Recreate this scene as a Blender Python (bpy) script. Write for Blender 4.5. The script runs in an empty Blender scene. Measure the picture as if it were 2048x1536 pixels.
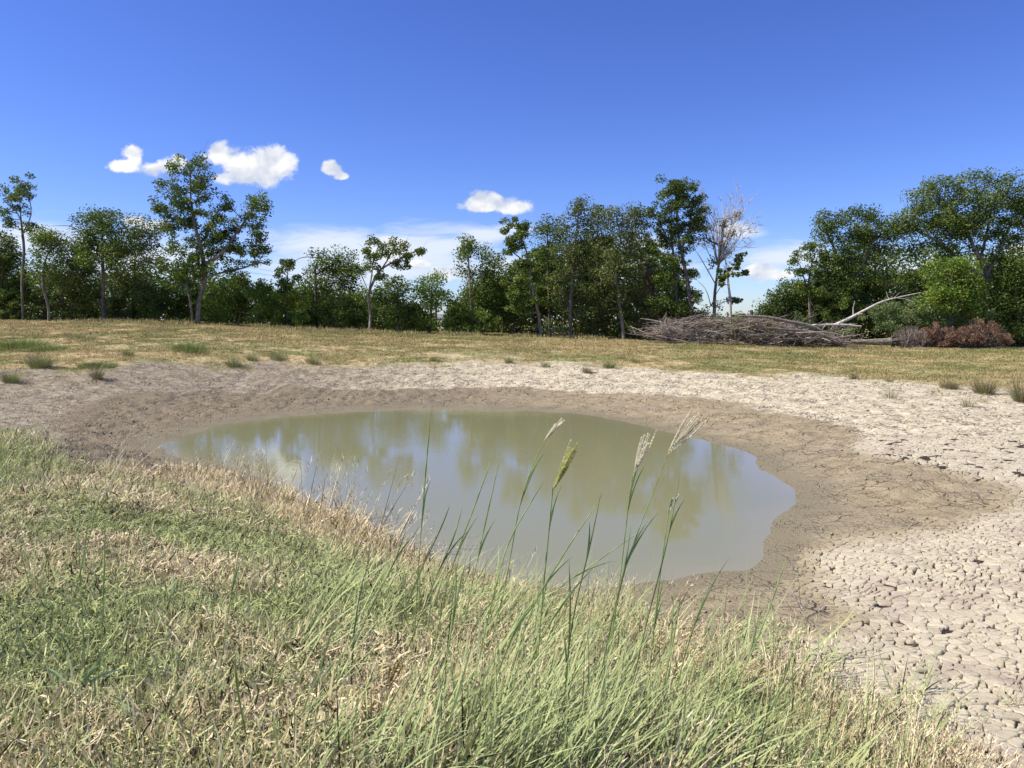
import bpy, math, random
import numpy as np
from mathutils import Vector
rng = np.random.default_rng(7)
random.seed(7)
SC = bpy.context.scene
COL = SC.collection
# ------------------------------------------------------------------ camera
FPX = 1462.0                     # focal length in photograph pixels (2048 wide)
EYE = 2.4                        # eye height above the water
PITCH = math.atan(128 / FPX)
cam = bpy.data.cameras.new('camera'); cam.sensor_width = 36; cam.lens = 36 * FPX / 2048
cam.clip_end = 9000; cam.clip_start = 0.05
co = bpy.data.objects.new('camera', cam); COL.objects.link(co)
co.location = (0, 0, EYE); co.rotation_euler = (math.pi / 2 - PITCH, 0, 0)
SC.camera = co
# ------------------------------------------------------------------ light
SUN_EL = math.radians(52); SUN_AZ = math.atan2(-0.98, -0.12)
sdir = Vector((math.sin(SUN_AZ) * math.cos(SUN_EL), math.cos(SUN_AZ) * math.cos(SUN_EL), math.sin(SUN_EL)))
sl = bpy.data.lights.new('sun', 'SUN'); sl.energy = 4.4; sl.angle = math.radians(0.5); sl.color = (1.0, 0.93, 0.82)
so = bpy.data.objects.new('sun', sl); COL.objects.link(so)
so.rotation_euler = sdir.to_track_quat('Z', 'Y').to_euler(); so.location = (-20, -10, 30)
SC.view_settings.view_transform = 'Standard'; SC.view_settings.look = 'None'
SC.view_settings.gamma = 1; SC.view_settings.exposure = 0.75
try: SC.view_settings.use_curve_mapping = False
except Exception: pass
SC.cycles.max_bounces = 6; SC.cycles.diffuse_bounces = 3; SC.cycles.glossy_bounces = 2
SC.cycles.transmission_bounces = 3; SC.cycles.transparent_max_bounces = 4
SC.cycles.caustics_reflective = False; SC.cycles.caustics_refractive = False

def ray(u, v):
    x = (u - 1024) / FPX; y = (768 - v) / FPX
    return np.array([x, math.cos(PITCH) + y * math.sin(PITCH), -math.sin(PITCH) + y * math.cos(PITCH)])
def P(u, v, Y):                                       # the point at distance Y seen at a pixel
    d = ray(u, v); t = Y / d[1]
    return np.array([d[0] * t, Y, EYE + d[2] * t])
def PZ(u, v, z):
    d = ray(u, v); t = (z - EYE) / d[2]
    return np.array([d[0] * t, d[1] * t, z])
# ------------------------------------------------------------------ node helpers
def newmat(name):
    m = bpy.data.materials.new(name); m.use_nodes = True
    m.node_tree.nodes.clear(); return m
class NT:
    def __init__(s, tree): s.t = tree
    def n(s, typ, **kw):
        nd = s.t.nodes.new(typ)
        ins = kw.pop('ins', {})
        for k, v in kw.items(): setattr(nd, k, v)
        for k, v in ins.items(): s.put(nd.inputs[k], v)
        return nd
    def put(s, sock, v):
        if isinstance(v, bpy.types.NodeSocket): s.t.links.new(v, sock)
        elif isinstance(v, (tuple, list)) and len(v) == 3 and sock.type == 'RGBA': sock.default_value = (*v, 1)
        else: sock.default_value = v
    def m(s, op, a, b=None, c=None, clamp=False):
        nd = s.t.nodes.new('ShaderNodeMath'); nd.operation = op; nd.use_clamp = clamp
        for i, v in enumerate((a, b, c)):
            if v is not None: s.put(nd.inputs[i], v)
        return nd.outputs[0]
    def vm(s, op, a, b=None):
        nd = s.t.nodes.new('ShaderNodeVectorMath'); nd.operation = op
        s.put(nd.inputs[0], a)
        if b is not None: s.put(nd.inputs[3 if op == 'SCALE' else 1], b)
        return nd.outputs['Value'] if op in ('LENGTH', 'DOT_PRODUCT') else nd.outputs[0]
    def mix(s, f, a, b, bt='MIX'):
        nd = s.t.nodes.new('ShaderNodeMix'); nd.data_type = 'RGBA'; nd.blend_type = bt
        s.put(nd.inputs[0], f); s.put(nd.inputs[6], a); s.put(nd.inputs[7], b)
        return nd.outputs[2]
    def step(s, v, lo, hi, a=0.0, b=1.0):
        nd = s.t.nodes.new('ShaderNodeMapRange'); nd.interpolation_type = 'SMOOTHSTEP'
        for i, q in enumerate((v, lo, hi, a, b)): s.put(nd.inputs[i], q)
        return nd.outputs[0]
    def noise(s, vec, scale, detail=3, rough=0.55, dist=0.0):
        nd = s.n('ShaderNodeTexNoise', ins={'Scale': scale, 'Detail': detail, 'Roughness': rough, 'Distortion': dist})
        if vec is not None: s.put(nd.inputs['Vector'], vec)
        return nd.outputs[0]
    def attr(s, name, typ='GEOMETRY'):
        nd = s.n('ShaderNodeAttribute', attribute_name=name, attribute_type=typ); return nd.outputs['Fac']
# ------------------------------------------------------------------ world: sky with its clouds
W = bpy.data.worlds.new('World'); SC.world = W; W.use_nodes = True
W.node_tree.nodes.clear(); w = NT(W.node_tree)
sky = w.n('ShaderNodeTexSky'); sky.sky_type = 'NISHITA'; sky.sun_disc = False
sky.sun_elevation = SUN_EL; sky.sun_rotation = SUN_AZ; sky.altitude = 200
sky.air_density = 1.0; sky.dust_density = 0.3; sky.ozone_density = 3.5
grade = w.n('ShaderNodeHueSaturation', ins={'Hue': 0.512, 'Saturation': 1.12, 'Value': 1.0, 'Fac': 1.0, 'Color': sky.outputs[0]})
tint = w.mix(1.0, grade.outputs[0], (0.84, 0.90, 1.22), 'MULTIPLY')
gm = w.n('ShaderNodeGamma', ins={'Color': w.mix(1.0, tint, (1/6, 1/6, 1/6), 'MULTIPLY'), 'Gamma': 1.14})
tint = w.mix(1.0, gm.outputs[0], (6.4, 6.4, 6.2), 'MULTIPLY')
tc = w.n('ShaderNodeTexCoord')
sx = w.n('ShaderNodeSeparateXYZ', ins={0: tc.outputs['Generated']})
yy = w.m('MAXIMUM', sx.outputs[1], 0.02)
gx = w.m('DIVIDE', sx.outputs[0], yy); gz = w.m('DIVIDE', sx.outputs[2], yy)
gv = w.n('ShaderNodeCombineXYZ', ins={0: gx, 1: gz, 2: 0.0}).outputs[0]
front = w.m('GREATER_THAN', sx.outputs[1], 0.05)
def blobs(lst):
    out = None
    for (u, v, ru, rv) in lst:
        d = ray(u, v)
        c = (d[0] / d[1], d[2] / d[1], 0)
        a = w.vm('SUBTRACT', gv, c); a = w.vm('MULTIPLY', a, (FPX / ru, FPX / rv, 0))
        f = w.m('SUBTRACT', 1.0, w.vm('LENGTH', a))
        out = f if out is None else w.m('SMOOTH_MAX', out, f, 0.35)
    return out
cum = blobs([(438, 312, 44, 34), (486, 330, 54, 38), (515, 330, 50, 34), (545, 330, 56, 42), (575, 325, 28, 34), (500, 352, 76, 24), (448, 356, 34, 14),
             (265, 304, 28, 20), (270, 320, 18, 18), (245, 332, 38, 14), (318, 334, 50, 20), (350, 330, 30, 20),
             (664, 338, 22, 19), (680, 352, 18, 9), (985, 404, 74, 25), (958, 412, 50, 19), (1030, 414, 54, 17),
             (1525, 543, 52, 20), (1560, 548, 40, 12), (892, 546, 52, 16), (775, 498, 66, 26), (835, 528, 30, 14),
             (2040, 512, 46, 26), (264, 442, 34, 16), (310, 452, 40, 12)])
n1 = w.noise(w.vm('MULTIPLY', gv, (1.0, 1.25, 1.0)), 26, 8, 0.62, 0.3)
n5 = w.noise(w.vm('MULTIPLY', gv, (1.0, 1.25, 1.0)), 17, 3, 0.5, 0.2)
n2 = w.noise(w.vm('ADD', w.vm('MULTIPLY', gv, (1.0, 1.25, 1.0)), (-0.006, 0.014, 0)), 17, 3, 0.5, 0.2)
dens = w.m('ADD', cum, w.m('MULTIPLY', w.m('SUBTRACT', n1, 0.52), 2.2))
ca = w.m('MULTIPLY', w.m('MULTIPLY', w.step(dens, 0.0, 0.46), w.step(cum, -0.25, 0.15)), front)
lit = w.m('ADD', 0.5, w.m('MULTIPLY', w.m('SUBTRACT', n5, n2), 5.5), clamp=True)
ccol = w.mix(lit, (4.7, 5.2, 6.2), (7.8, 7.8, 7.8))
wis = blobs([(660, 490, 190, 46), (830, 500, 190, 60), (700, 540, 260, 60), (965, 470, 90, 26), (1570, 515, 150, 34), (60, 480, 200, 50),
             (1290, 500, 80, 40), (1100, 540, 400, 40), (230, 520, 300, 60), (1020, 455, 60, 14), (1475, 460, 60, 22), (1900, 540, 300, 50)])
n3 = w.noise(w.vm('MULTIPLY', gv, (1.0, 4.5, 1.0)), 9, 6, 0.6, 0.5)
wa = w.m('MULTIPLY', w.m('MULTIPLY', w.step(w.m('ADD', wis, w.m('MULTIPLY', w.m('SUBTRACT', n3, 0.5), 1.6)), -0.05, 0.8), 0.95), front)
n4 = w.noise(w.vm('MULTIPLY', tc.outputs['Generated'], (1.0, 1.0, 5.0)), 2.2, 6, 0.6, 0.4)
low = w.m('MULTIPLY', w.step(sx.outputs[2], 0.30, 0.05), w.m('SUBTRACT', 1.0, front))
wb = w.m('MULTIPLY', w.m('MULTIPLY', w.step(n4, 0.5, 0.75), low), 0.6)
c1 = w.mix(w.m('MAXIMUM', wa, wb), tint, (6.0, 6.6, 7.6))
c2 = w.mix(ca, c1, ccol)
bg = w.n('ShaderNodeBackground', ins={'Color': c2, 'Strength': 0.080})
wo = w.n('ShaderNodeOutputWorld', ins={'Surface': bg.outputs[0]})
# ------------------------------------------------------------------ generic mesh helpers
def mesh_from(name, verts, faces, mat=None, smooth=False, attrs=None, mats=None, midx=None):
    """faces: int array (n,3) or (n,4), or a list of arrays of both"""
    me = bpy.data.meshes.new(name)
    verts = np.asarray(verts, dtype=np.float32).reshape(-1, 3)
    fl = faces if isinstance(faces, list) else [faces]
    fl = [np.asarray(f, dtype=np.int32) for f in fl if len(f)]
    tot = np.concatenate([np.full(len(f), f.shape[1], np.int32) for f in fl])
    loops = np.concatenate([f.ravel() for f in fl])
    me.vertices.add(len(verts)); me.vertices.foreach_set('co', verts.ravel())
    me.loops.add(len(loops)); me.loops.foreach_set('vertex_index', loops)
    st = np.zeros(len(tot), np.int32); st[1:] = np.cumsum(tot)[:-1]
    me.polygons.add(len(tot)); me.polygons.foreach_set('loop_start', st)
    if smooth: me.polygons.foreach_set('use_smooth', np.ones(len(tot), bool))
    if attrs:
        for k, a in attrs.items():
            at = me.attributes.new(k, 'FLOAT', 'POINT'); at.data.foreach_set('value', np.asarray(a, np.float32))
    for mm in (mats or ([mat] if mat else [])): me.materials.append(mm)
    if midx is not None: me.polygons.foreach_set('material_index', np.asarray(midx, np.int32))
    me.update(calc_edges=True); me.validate()
    return me
def link(name, me, parent=None, loc=None):
    o = bpy.data.objects.new(name, me); COL.objects.link(o)
    if parent is not None:
        o.parent = parent
        o.location = loc if loc is not None else (-Vector(parent.location))
    elif loc is not None: o.location = loc
    return o
def tag(o, label=None, cat=None, group=None, kind=None):
    if label: o['label'] = label
    if cat: o['category'] = cat
    if group: o['group'] = group
    if kind: o['kind'] = kind
    return o
def empty(name, loc, label, cat, group=None):
    e = bpy.data.objects.new(name, None); COL.objects.link(e); e.location = tuple(loc); e.empty_display_size = .2
    return tag(e, label, cat, group)
# value noise in numpy
def _h(ix, iy, seed):
    n = (ix.astype(np.int64) * 374761393 + iy.astype(np.int64) * 668265263 + seed * 974634777) & 0xffffffff
    n = ((n ^ (n >> 13)) * 1274126177) & 0xffffffff
    n = (n ^ (n >> 16)) & 0xffff
    return n / 65535.0
def vnoise(x, y, seed=0):
    ix = np.floor(x); iy = np.floor(y); fx = x - ix; fy = y - iy
    fx = fx * fx * (3 - 2 * fx); fy = fy * fy * (3 - 2 * fy)
    a = _h(ix, iy, seed); b = _h(ix + 1, iy, seed); c = _h(ix, iy + 1, seed); d = _h(ix + 1, iy + 1, seed)
    return (a * (1 - fx) + b * fx) * (1 - fy) + (c * (1 - fx) + d * fx) * fy
def fbm(x, y, seed=0, oct=4):
    s = 0; a = .5; t = 0
    for i in range(oct):
        s = s + a * vnoise(x * 2 ** i + 13.7 * i, y * 2 ** i + 7.1 * i, seed + i); t += a; a *= .5
    return s / t
def sdpoly(x, y, poly):                                 # signed distance, negative inside
    x = np.asarray(x, float); y = np.asarray(y, float)
    best = np.full(x.shape, 1e9); inside = np.zeros(x.shape, bool); n = len(poly)
    for i in range(n):
        ax, ay = poly[i][:2]; bx, by = poly[(i + 1) % n][:2]
        dx, dy = bx - ax, by - ay; L = dx * dx + dy * dy + 1e-12
        t = np.clip(((x - ax) * dx + (y - ay) * dy) / L, 0, 1)
        d = (x - ax - t * dx) ** 2 + (y - ay - t * dy) ** 2
        best = np.minimum(best, d)
        c = ((ay > y) != (by > y)) & (x < (bx - ax) * (y - ay) / (by - ay + 1e-12) + ax)
        inside ^= c
    d = np.sqrt(best); return np.where(inside, -d, d)
# ------------------------------------------------------------------ terrain
shore_px = [(305, 893), (380, 868), (450, 850), (540, 836), (650, 827), (760, 821), (900, 818), (1040, 820), (1150, 827), (1250, 843), (1350, 868),
            (1420, 885), (1480, 897), (1513, 915), (1522, 940), (1560, 960), (1598, 985), (1604, 1010), (1572, 1024), (1552, 1045), (1540, 1085),
            (1525, 1120), (1490, 1139), (1380, 1150), (1290, 1168), (1180, 1182), (1050, 1165), (900, 1120), (760, 1070), (620, 1010), (520, 960), (420, 928), (340, 908)]
SHORE = [tuple(PZ(u, v, 0)[:2]) for u, v in shore_px]
ctl = [(0, 641, 44), (200, 642, 44), (400, 646, 44), (520, 652, 44), (640, 659, 44), (740, 663, 44), (880, 667, 44), (1000, 669, 44), (1150, 674, 44),
       (1300, 679, 44), (1500, 685, 44), (1700, 689, 44), (2048, 692, 44), (-400, 640, 44), (2500, 694, 44),
       (0, 656, 34), (400, 660, 34), (800, 680, 34), (1200, 690, 34), (1600, 700, 34), (2048, 706, 34), (-400, 654, 34), (2500, 708, 34),
       (0, 702, 27), (400, 702, 27), (700, 722, 27), (1000, 722, 27), (1300, 728, 27), (1600, 736, 27), (2048, 740, 27), (-400, 700, 27), (2500, 744, 27),
       (0, 752, 21), (250, 765, 21), (1750, 765, 21), (2048, 775, 20), (2400, 775, 20),
       (450, 783, 22), (850, 780, 22.6), (1150, 783, 22.4), (1440, 800, 19.5), (1650, 850, 15),
       (150, 820, 17.5), (130, 895, 12.9), (0, 850, 14.5), (-300, 840, 15),
       (2048, 850, 14), (1750, 950, 10.4), (1950, 1000, 8.9), (2048, 1060, 7.6), (2300, 1050, 7.6), (1700, 1150, 6.3), (1550, 1220, 5.6), (2000, 1250, 5.1), (1900, 1450, 3.75), (2048, 1536, 3.3), (2300, 1300, 4.5),
       (100, 872, 9.4), (-250, 880, 9.2), (200, 1000, 6.1), (200, 1200, 3.9), (0, 1536, 2.3), (-300, 1200, 3.8), (-300, 1000, 6), (600, 1200, 4.2), (500, 1080, 6.3), (400, 965, 9.4),
       (720, 1150, 5.4), (1000, 1300, 4.0), (1300, 1330, 4.1), (1000, 1536, 2.4), (1500, 1400, 3.8), (1600, 1536, 3.05)]
pts = [P(*c) for c in ctl] + [np.array(c, float) for c in [(0, 0, .95), (-4, 0, 1.1), (4, 0, .62), (0, -10, 1.1), (-15, -6, 1.2), (15, -6, .8), (-30, 10, 1.6), (35, 10, .7),
        (-1, 12, -.55), (-1, 15, -.5), (1, 9, -.4), (-40, 60, 2.3), (0, 60, 1.6), (40, 60, 1.0), (-80, 80, 2.2), (80, 80, 1.0), (0, 100, 1.5), (-70, 0, 1.5), (70, 0, 1.0), (0, -60, 1.1)]]
pts += [np.array([x, y, 0.0]) for x, y in SHORE]
pts = np.array(pts)
def _phi(r2): return 0.5 * r2 * np.log(r2 + 1e-9)
def _fit(p, lam=0.4):
    n = len(p); d2 = ((p[:, None, :2] - p[None, :, :2]) ** 2).sum(2)
    A = np.zeros((n + 3, n + 3)); A[:n, :n] = _phi(d2) + lam * np.eye(n)
    A[:n, n] = 1; A[:n, n + 1:] = p[:, :2]; A[n:, :n] = A[:n, n:].T
    return np.linalg.solve(A, np.r_[p[:, 2], 0, 0, 0])
_w = _fit(pts)
def sstep(v, a, b):
    t = np.clip((v - a) / (b - a), 0, 1); return t * t * (3 - 2 * t)
def H(x, y, fine=True):
    x = np.atleast_1d(np.asarray(x, float)); y = np.atleast_1d(np.asarray(y, float)); sh = x.shape
    x = x.ravel(); y = y.ravel()
    xc = np.clip(x, -80, 80); yc = np.clip(y, -60, 100)
    z = np.full(x.shape, _w[-3]) + _w[-2] * xc + _w[-1] * yc
    for i in range(len(pts)):
        z += _w[i] * _phi((xc - pts[i, 0]) ** 2 + (yc - pts[i, 1]) ** 2)
    sd = sdpoly(x, y, SHORE) + (fbm(x * 1.1, y * 1.1, 5, 3) - .5) * .35 * sstep(y, 4, 9)
    k = sstep(np.abs(sd), 0.25, 1.4)
    z = z * k + (sd * .10) * (1 - k)
    z = np.where(sd < -.3, np.minimum(z, -.02 + sd * .03), z)
    z = np.where(sd > .3, np.maximum(z, .03), z)
    if fine:
        far = np.clip(np.hypot(x, y) / 20, .3, 1.5)
        z = z + sstep(sd, .1, 1.6) * ((fbm(x * .9, y * .9, 11) - .5) * .10 * far + (fbm(x * 4.5, y * 4.5, 21) - .5) * .035)
    return z.reshape(sh)
def h1(x, y): return float(H(x, y)[0])
def G(u, v, y0=1.6, y1=60):                            # where the ray of a pixel meets the ground
    ys = np.concatenate([np.arange(y0, 12, .04), np.arange(12, y1, .15)])
    d = ray(u, v); t = ys / d[1]; xs = d[0] * t; zs = EYE + d[2] * t
    hit = np.where(zs <= H(xs, ys, False))[0]
    i = hit[0] if len(hit) else len(ys) - 1
    return np.array([xs[i], ys[i], h1(xs[i], ys[i])])
def GL(px): return [tuple(G(u, v)[:2]) for u, v in px]
# zones, traced on the ground
WET = GL([(110, 905), (135, 850), (150, 815), (260, 795), (400, 784), (600, 776), (850, 782), (1000, 778), (1150, 783), (1300, 787), (1440, 800), (1500, 818),
          (1580, 832), (1690, 862), (1690, 900), (1740, 918), (1850, 930), (1960, 955), (2000, 985), (1960, 1010), (1880, 1040), (1780, 1060), (1680, 1075), (1640, 1110),
          (1650, 1170), (1700, 1225), (1640, 1262), (1560, 1275), (1400, 1300), (1250, 1300), (1000, 1260), (800, 1180), (600, 1090), (450, 1000), (300, 965), (180, 940)])
FG = GL([(-900, 875), (-200, 868), (60, 885), (115, 915), (180, 945), (300, 945), (380, 945), (440, 955), (530, 985), (615, 1030), (740, 1090), (880, 1145), (1050, 1192),
         (1200, 1225), (1340, 1265), (1440, 1290), (1540, 1335), (1640, 1385), (1760, 1440), (1880, 1500), (1960, 1560)]) + [(3.0, 0.5), (5, -4), (-20, -4), (-22, 9)]
FIELDL = GL([(-900, 735), (-200, 740), (60, 742), (160, 752), (300, 735), (440, 722), (560, 724), (680, 738), (800, 728), (900, 722), (1080, 728), (1200, 732), (1400, 742), (1600, 752), (1800, 762), (2000, 778), (2150, 790), (2900, 800)])
FIELD = [(-400, FIELDL[0][1])] + FIELDL + [(400, FIELDL[-1][1]), (400, 600), (-400, 600)]
def zones(x, y):
    sdS = sdpoly(x, y, SHORE); sdW = sdpoly(x, y, WET); sdG = sdpoly(x, y, FG); sdF = sdpoly(x, y, FIELD)
    return sdS, sdW, sdG, sdF
def gridline(segs):
    out = [segs[0][0]]
    for a, b, s in segs:
        n = max(1, int(round((b - a) / s)))
        out += list(np.linspace(a, b, n + 1)[1:])
    return np.array(out)
gxl = gridline([(-3000, -1000, 1000), (-1000, -200, 200), (-200, -60, 20), (-60, -24, 2), (-24, -10, .25), (-10, 9, .06), (9, 24, .2), (24, 60, 2), (60, 200, 20), (200, 1000, 200), (1000, 3000, 1000)])
gyl = gridline([(-1000, -200, 200), (-200, -20, 20), (-20, 1, 1.0), (1, 3, .1), (3, 16, .06), (16, 28, .09), (28, 46, .25), (46, 70, 1.5), (70, 200, 15), (200, 1000, 200), (1000, 4000, 1000)])
XX, YY = np.meshgrid(gxl, gyl)
xf, yf = XX.ravel(), YY.ravel()
zf = H(xf, yf)
sdS, sdW, sdG, sdF = zones(xf, yf)
jit = (fbm(xf * 1.3, yf * 1.3, 31) - .5)
jf = (fbm(xf * .5, yf * .7, 41) - .5) * 4 + (fbm(xf * 3, yf * 3, 45) - .5) * 1.2
wet = 1 - sstep(sdW + jit * .9 + (fbm(xf * 5, yf * 5, 35, 3) - .5) * .55 + (fbm(xf * .45, yf * .45, 36, 2) - .5) * .9 * sstep(yf, 9, 14), -.14, .10)
field = 1 - sstep(sdF + jf, -.9, .9)
fgm = 1 - sstep(sdG + jit * .5, -.15, .15)
pale = np.clip(1 - np.maximum(np.maximum(wet, field), fgm), 0, 1)
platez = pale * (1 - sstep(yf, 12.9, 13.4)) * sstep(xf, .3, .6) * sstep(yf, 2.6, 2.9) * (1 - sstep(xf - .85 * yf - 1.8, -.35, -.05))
# hoof prints and clods in the wet mud
lump = wet * sstep(sdS, .5, 1.4)
zf = zf + lump * ((fbm(xf * 6, yf * 6, 61, 3) - .5) * .05 * (1 + 2.6 * sstep(-xf, -1, 3)) - .035 * sstep(vnoise(xf * 3.1, yf * 3.1, 77), .72, .9) * sstep(-xf, -3, 1))
zf = zf + pale * (yf > 9) * (fbm(xf * 5, yf * 5, 66, 3) - .5) * .10
zf = zf - .020 * sstep(platez, .2, .6)
nx, ny = len(gxl), len(gyl)
idx = np.arange(nx * ny).reshape(ny, nx)
gf = np.stack([idx[:-1, :-1], idx[:-1, 1:], idx[1:, 1:], idx[1:, :-1]], -1).reshape(-1, 4)

def ground_mat():
    m = newmat('ground'); t = NT(m.node_tree)
    geo = t.n('ShaderNodeNewGeometry'); pos = geo.outputs['Position']
    wetA, fieldA, fgA, plA, sdA = (t.attr(k) for k in ('wet', 'field', 'fg', 'plates', 'shore'))
    sp = t.n('ShaderNodeSeparateXYZ', ins={0: pos})
    flat = t.n('ShaderNodeCombineXYZ', ins={0: sp.outputs[0], 1: sp.outputs[1]}).outputs[0]
    nl = t.noise(flat, .6, 4); nm = t.noise(flat, 3.5, 5, .6); nh = t.noise(flat, 22, 5, .65)
    nx_ = t.noise(flat, 70, 3, .6)
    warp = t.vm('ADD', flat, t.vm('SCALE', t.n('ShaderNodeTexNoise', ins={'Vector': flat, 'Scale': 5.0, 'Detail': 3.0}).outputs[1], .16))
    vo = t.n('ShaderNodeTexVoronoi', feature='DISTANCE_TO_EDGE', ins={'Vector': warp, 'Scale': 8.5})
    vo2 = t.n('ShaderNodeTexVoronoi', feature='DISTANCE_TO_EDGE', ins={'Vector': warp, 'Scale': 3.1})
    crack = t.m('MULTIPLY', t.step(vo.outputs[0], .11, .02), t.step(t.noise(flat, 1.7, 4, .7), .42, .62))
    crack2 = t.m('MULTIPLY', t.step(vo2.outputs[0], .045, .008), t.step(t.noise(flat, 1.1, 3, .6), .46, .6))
    # dry silt
    left = t.step(t.m('ADD', sp.outputs[0], t.m('MULTIPLY', nm, 4.0)), 3.0, -5.5)
    silt = t.mix(t.step(nm, .3, .7), (.47, .41, .28), (.63, .57, .41))
    silt = t.mix(t.m('MULTIPLY', left, .95), silt, t.mix(t.step(nm, .35, .65), (.21, .18, .125), (.35, .31, .225)))
    silt = t.mix(t.m('MULTIPLY', t.step(nh, .52, .66), .8), silt, (.26, .20, .145))
    nsp = t.noise(flat, 7.5, 5, .75, .6)
    silt = t.mix(t.m('MULTIPLY', t.step(nsp, t.m('SUBTRACT', .53, t.m('MULTIPLY', left, .03)), .60), .85), silt, (.17, .13, .095))
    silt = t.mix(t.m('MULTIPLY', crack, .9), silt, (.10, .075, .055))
    # wet mud
    mud = t.mix(t.step(nm, .35, .65), (.262, .213, .130), (.385, .318, .198))
    mud = t.mix(t.m('MULTIPLY', t.step(nl, .4, .65), .5), mud, (.28, .235, .17))
    mud = t.mix(t.m('MULTIPLY', t.step(nh, .54, .64), .7), mud, (.15, .11, .075))
    mud = t.mix(t.m('MULTIPLY', t.m('MULTIPLY', t.step(t.noise(flat, 9, 4, .7), .56, .62), t.step(sp.outputs[0], 1.5, -3.0, .25, 1.0)), .8), mud, (.085, .063, .045))
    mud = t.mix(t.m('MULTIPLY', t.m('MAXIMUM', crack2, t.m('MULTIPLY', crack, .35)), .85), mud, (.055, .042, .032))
    mud = t.mix(t.m('MULTIPLY', t.step(sp.outputs[0], 3.0, -4.0), .8), mud, t.mix(t.step(nh, .4, .6), (.135, .112, .077), (.242, .203, .142)))
    mud = t.mix(t.step(sdA, .9, .05), mud, (.225, .193, .12))
    # field of short burnt grass
    fa = t.vm('MULTIPLY', flat, (.55, 1.0, 1.0))
    f1 = t.noise(fa, .55, 5, .62, .4); f2 = t.noise(fa, 1.9, 5, .65, .3)
    n8 = t.noise(flat, 9, 5, .75, .4)
    straw = t.mix(t.step(n8, .38, .62), (.26, .20, .095), (.62, .49, .27))
    green = t.mix(t.step(n8, .38, .62), (.11, .12, .04), (.33, .32, .13))
    fld = t.mix(t.step(t.m('ADD', t.m('MULTIPLY', f1, .6), t.m('MULTIPLY', f2, .4)), .44, .55), straw, green)
    fld = t.mix(t.m('MULTIPLY', t.step(f2, .57, .68), .75), fld, (.46, .32, .21))
    fld = t.mix(t.m('MULTIPLY', t.step(t.noise(flat, 4.5, 5, .75, .5), .56, .64), .75), fld, (.11, .09, .045))
    # soil under the near grass
    soil = t.mix(t.step(nh, .4, .6), (.06, .045, .028), (.17, .125, .075))
    col = silt
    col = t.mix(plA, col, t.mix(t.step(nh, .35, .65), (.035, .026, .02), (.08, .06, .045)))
    col = t.mix(fieldA, col, fld)
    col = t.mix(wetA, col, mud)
    col = t.mix(fgA, col, soil)
    hgt = t.m('ADD', t.m('MULTIPLY', nh, .05), t.m('MULTIPLY', nx_, .018))
    hgt = t.m('SUBTRACT', hgt, t.m('MULTIPLY', t.m('MAXIMUM', crack, crack2), .03))
    bp = t.n('ShaderNodeBump', ins={'Strength': 0.9, 'Distance': 0.7, 'Height': hgt})
    rough = t.m('ADD', .95, t.m('MULTIPLY', t.m('MULTIPLY', wetA, t.step(sdA, 1.2, .1)), -.45))
    b = t.n('ShaderNodeBsdfPrincipled', ins={'Base Color': col, 'Roughness': rough, 'Normal': bp.outputs[0], 'Specular IOR Level': .08})
    t.n('ShaderNodeOutputMaterial', ins={'Surface': b.outputs[0]})
    return m
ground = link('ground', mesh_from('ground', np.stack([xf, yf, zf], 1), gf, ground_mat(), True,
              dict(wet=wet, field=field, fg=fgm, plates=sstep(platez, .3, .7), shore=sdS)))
tag(ground, 'pond bank and field of dry silt, wet mud and burnt grass', kind='structure')

# ------------------------------------------------------------------ water
wxs = np.arange(-9, 7.5, .12); wys = np.arange(5, 22.5, .12)
WX, WY = np.meshgrid(wxs, wys); wsd = sdpoly(WX.ravel(), WY.ravel(), SHORE).reshape(WX.shape)
wi = np.arange(WX.size).reshape(WX.shape)
keep = (wsd[:-1, :-1] < .45)
wfa = np.stack([wi[:-1, :-1], wi[:-1, 1:], wi[1:, 1:], wi[1:, :-1]], -1)[keep]
def water_mat():
    m = newmat('pond_water'); t = NT(m.node_tree)
    pos = t.n('ShaderNodeNewGeometry').outputs['Position']
    d = t.attr('depth')
    c = t.mix(t.step(t.m('ADD', d, t.m('MULTIPLY', t.noise(pos, 1.3, 3), .5)), -.1, .9), (.255, .228, .145), (.21, .208, .112))
    n = t.noise(t.vm('MULTIPLY', pos, (1.0, 3.2, 1.0)), 3.0, 3, .5, .6)
    nf = t.noise(t.vm('MULTIPLY', pos, (.6, 3.6, 1.0)), 9.0, 3, .55, .5)
    msk = t.step(t.noise(pos, .35, 2, .5), .38, .62, .35, 1.0)
    sp = t.n('ShaderNodeSeparateXYZ', ins={0: pos})
    msk = t.m('MULTIPLY', msk, t.step(sp.outputs[1], 6.5, 14.0, .35, 1.0))
    hgt = t.m('MULTIPLY', t.m('ADD', t.m('MULTIPLY', n, .0045), t.m('MULTIPLY', nf, .0022)), msk)
    bp = t.n('ShaderNodeBump', ins={'Strength': 0.30, 'Distance': 1.0, 'Height': hgt})
    b = t.n('ShaderNodeBsdfPrincipled', ins={'Base Color': c, 'Roughness': .012, 'IOR': 1.37, 'Normal': bp.outputs[0], 'Specular IOR Level': .5})
    t.n('ShaderNodeOutputMaterial', ins={'Surface': b.outputs[0]})
    return m
water = link('pond_water', mesh_from('pond_water', np.stack([WX.ravel(), WY.ravel(), np.zeros(WX.size)], 1), wfa, water_mat(), True, dict(depth=-wsd.ravel())))
tag(water, 'murky green-brown water of the shrunken pond', kind='structure')

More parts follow.
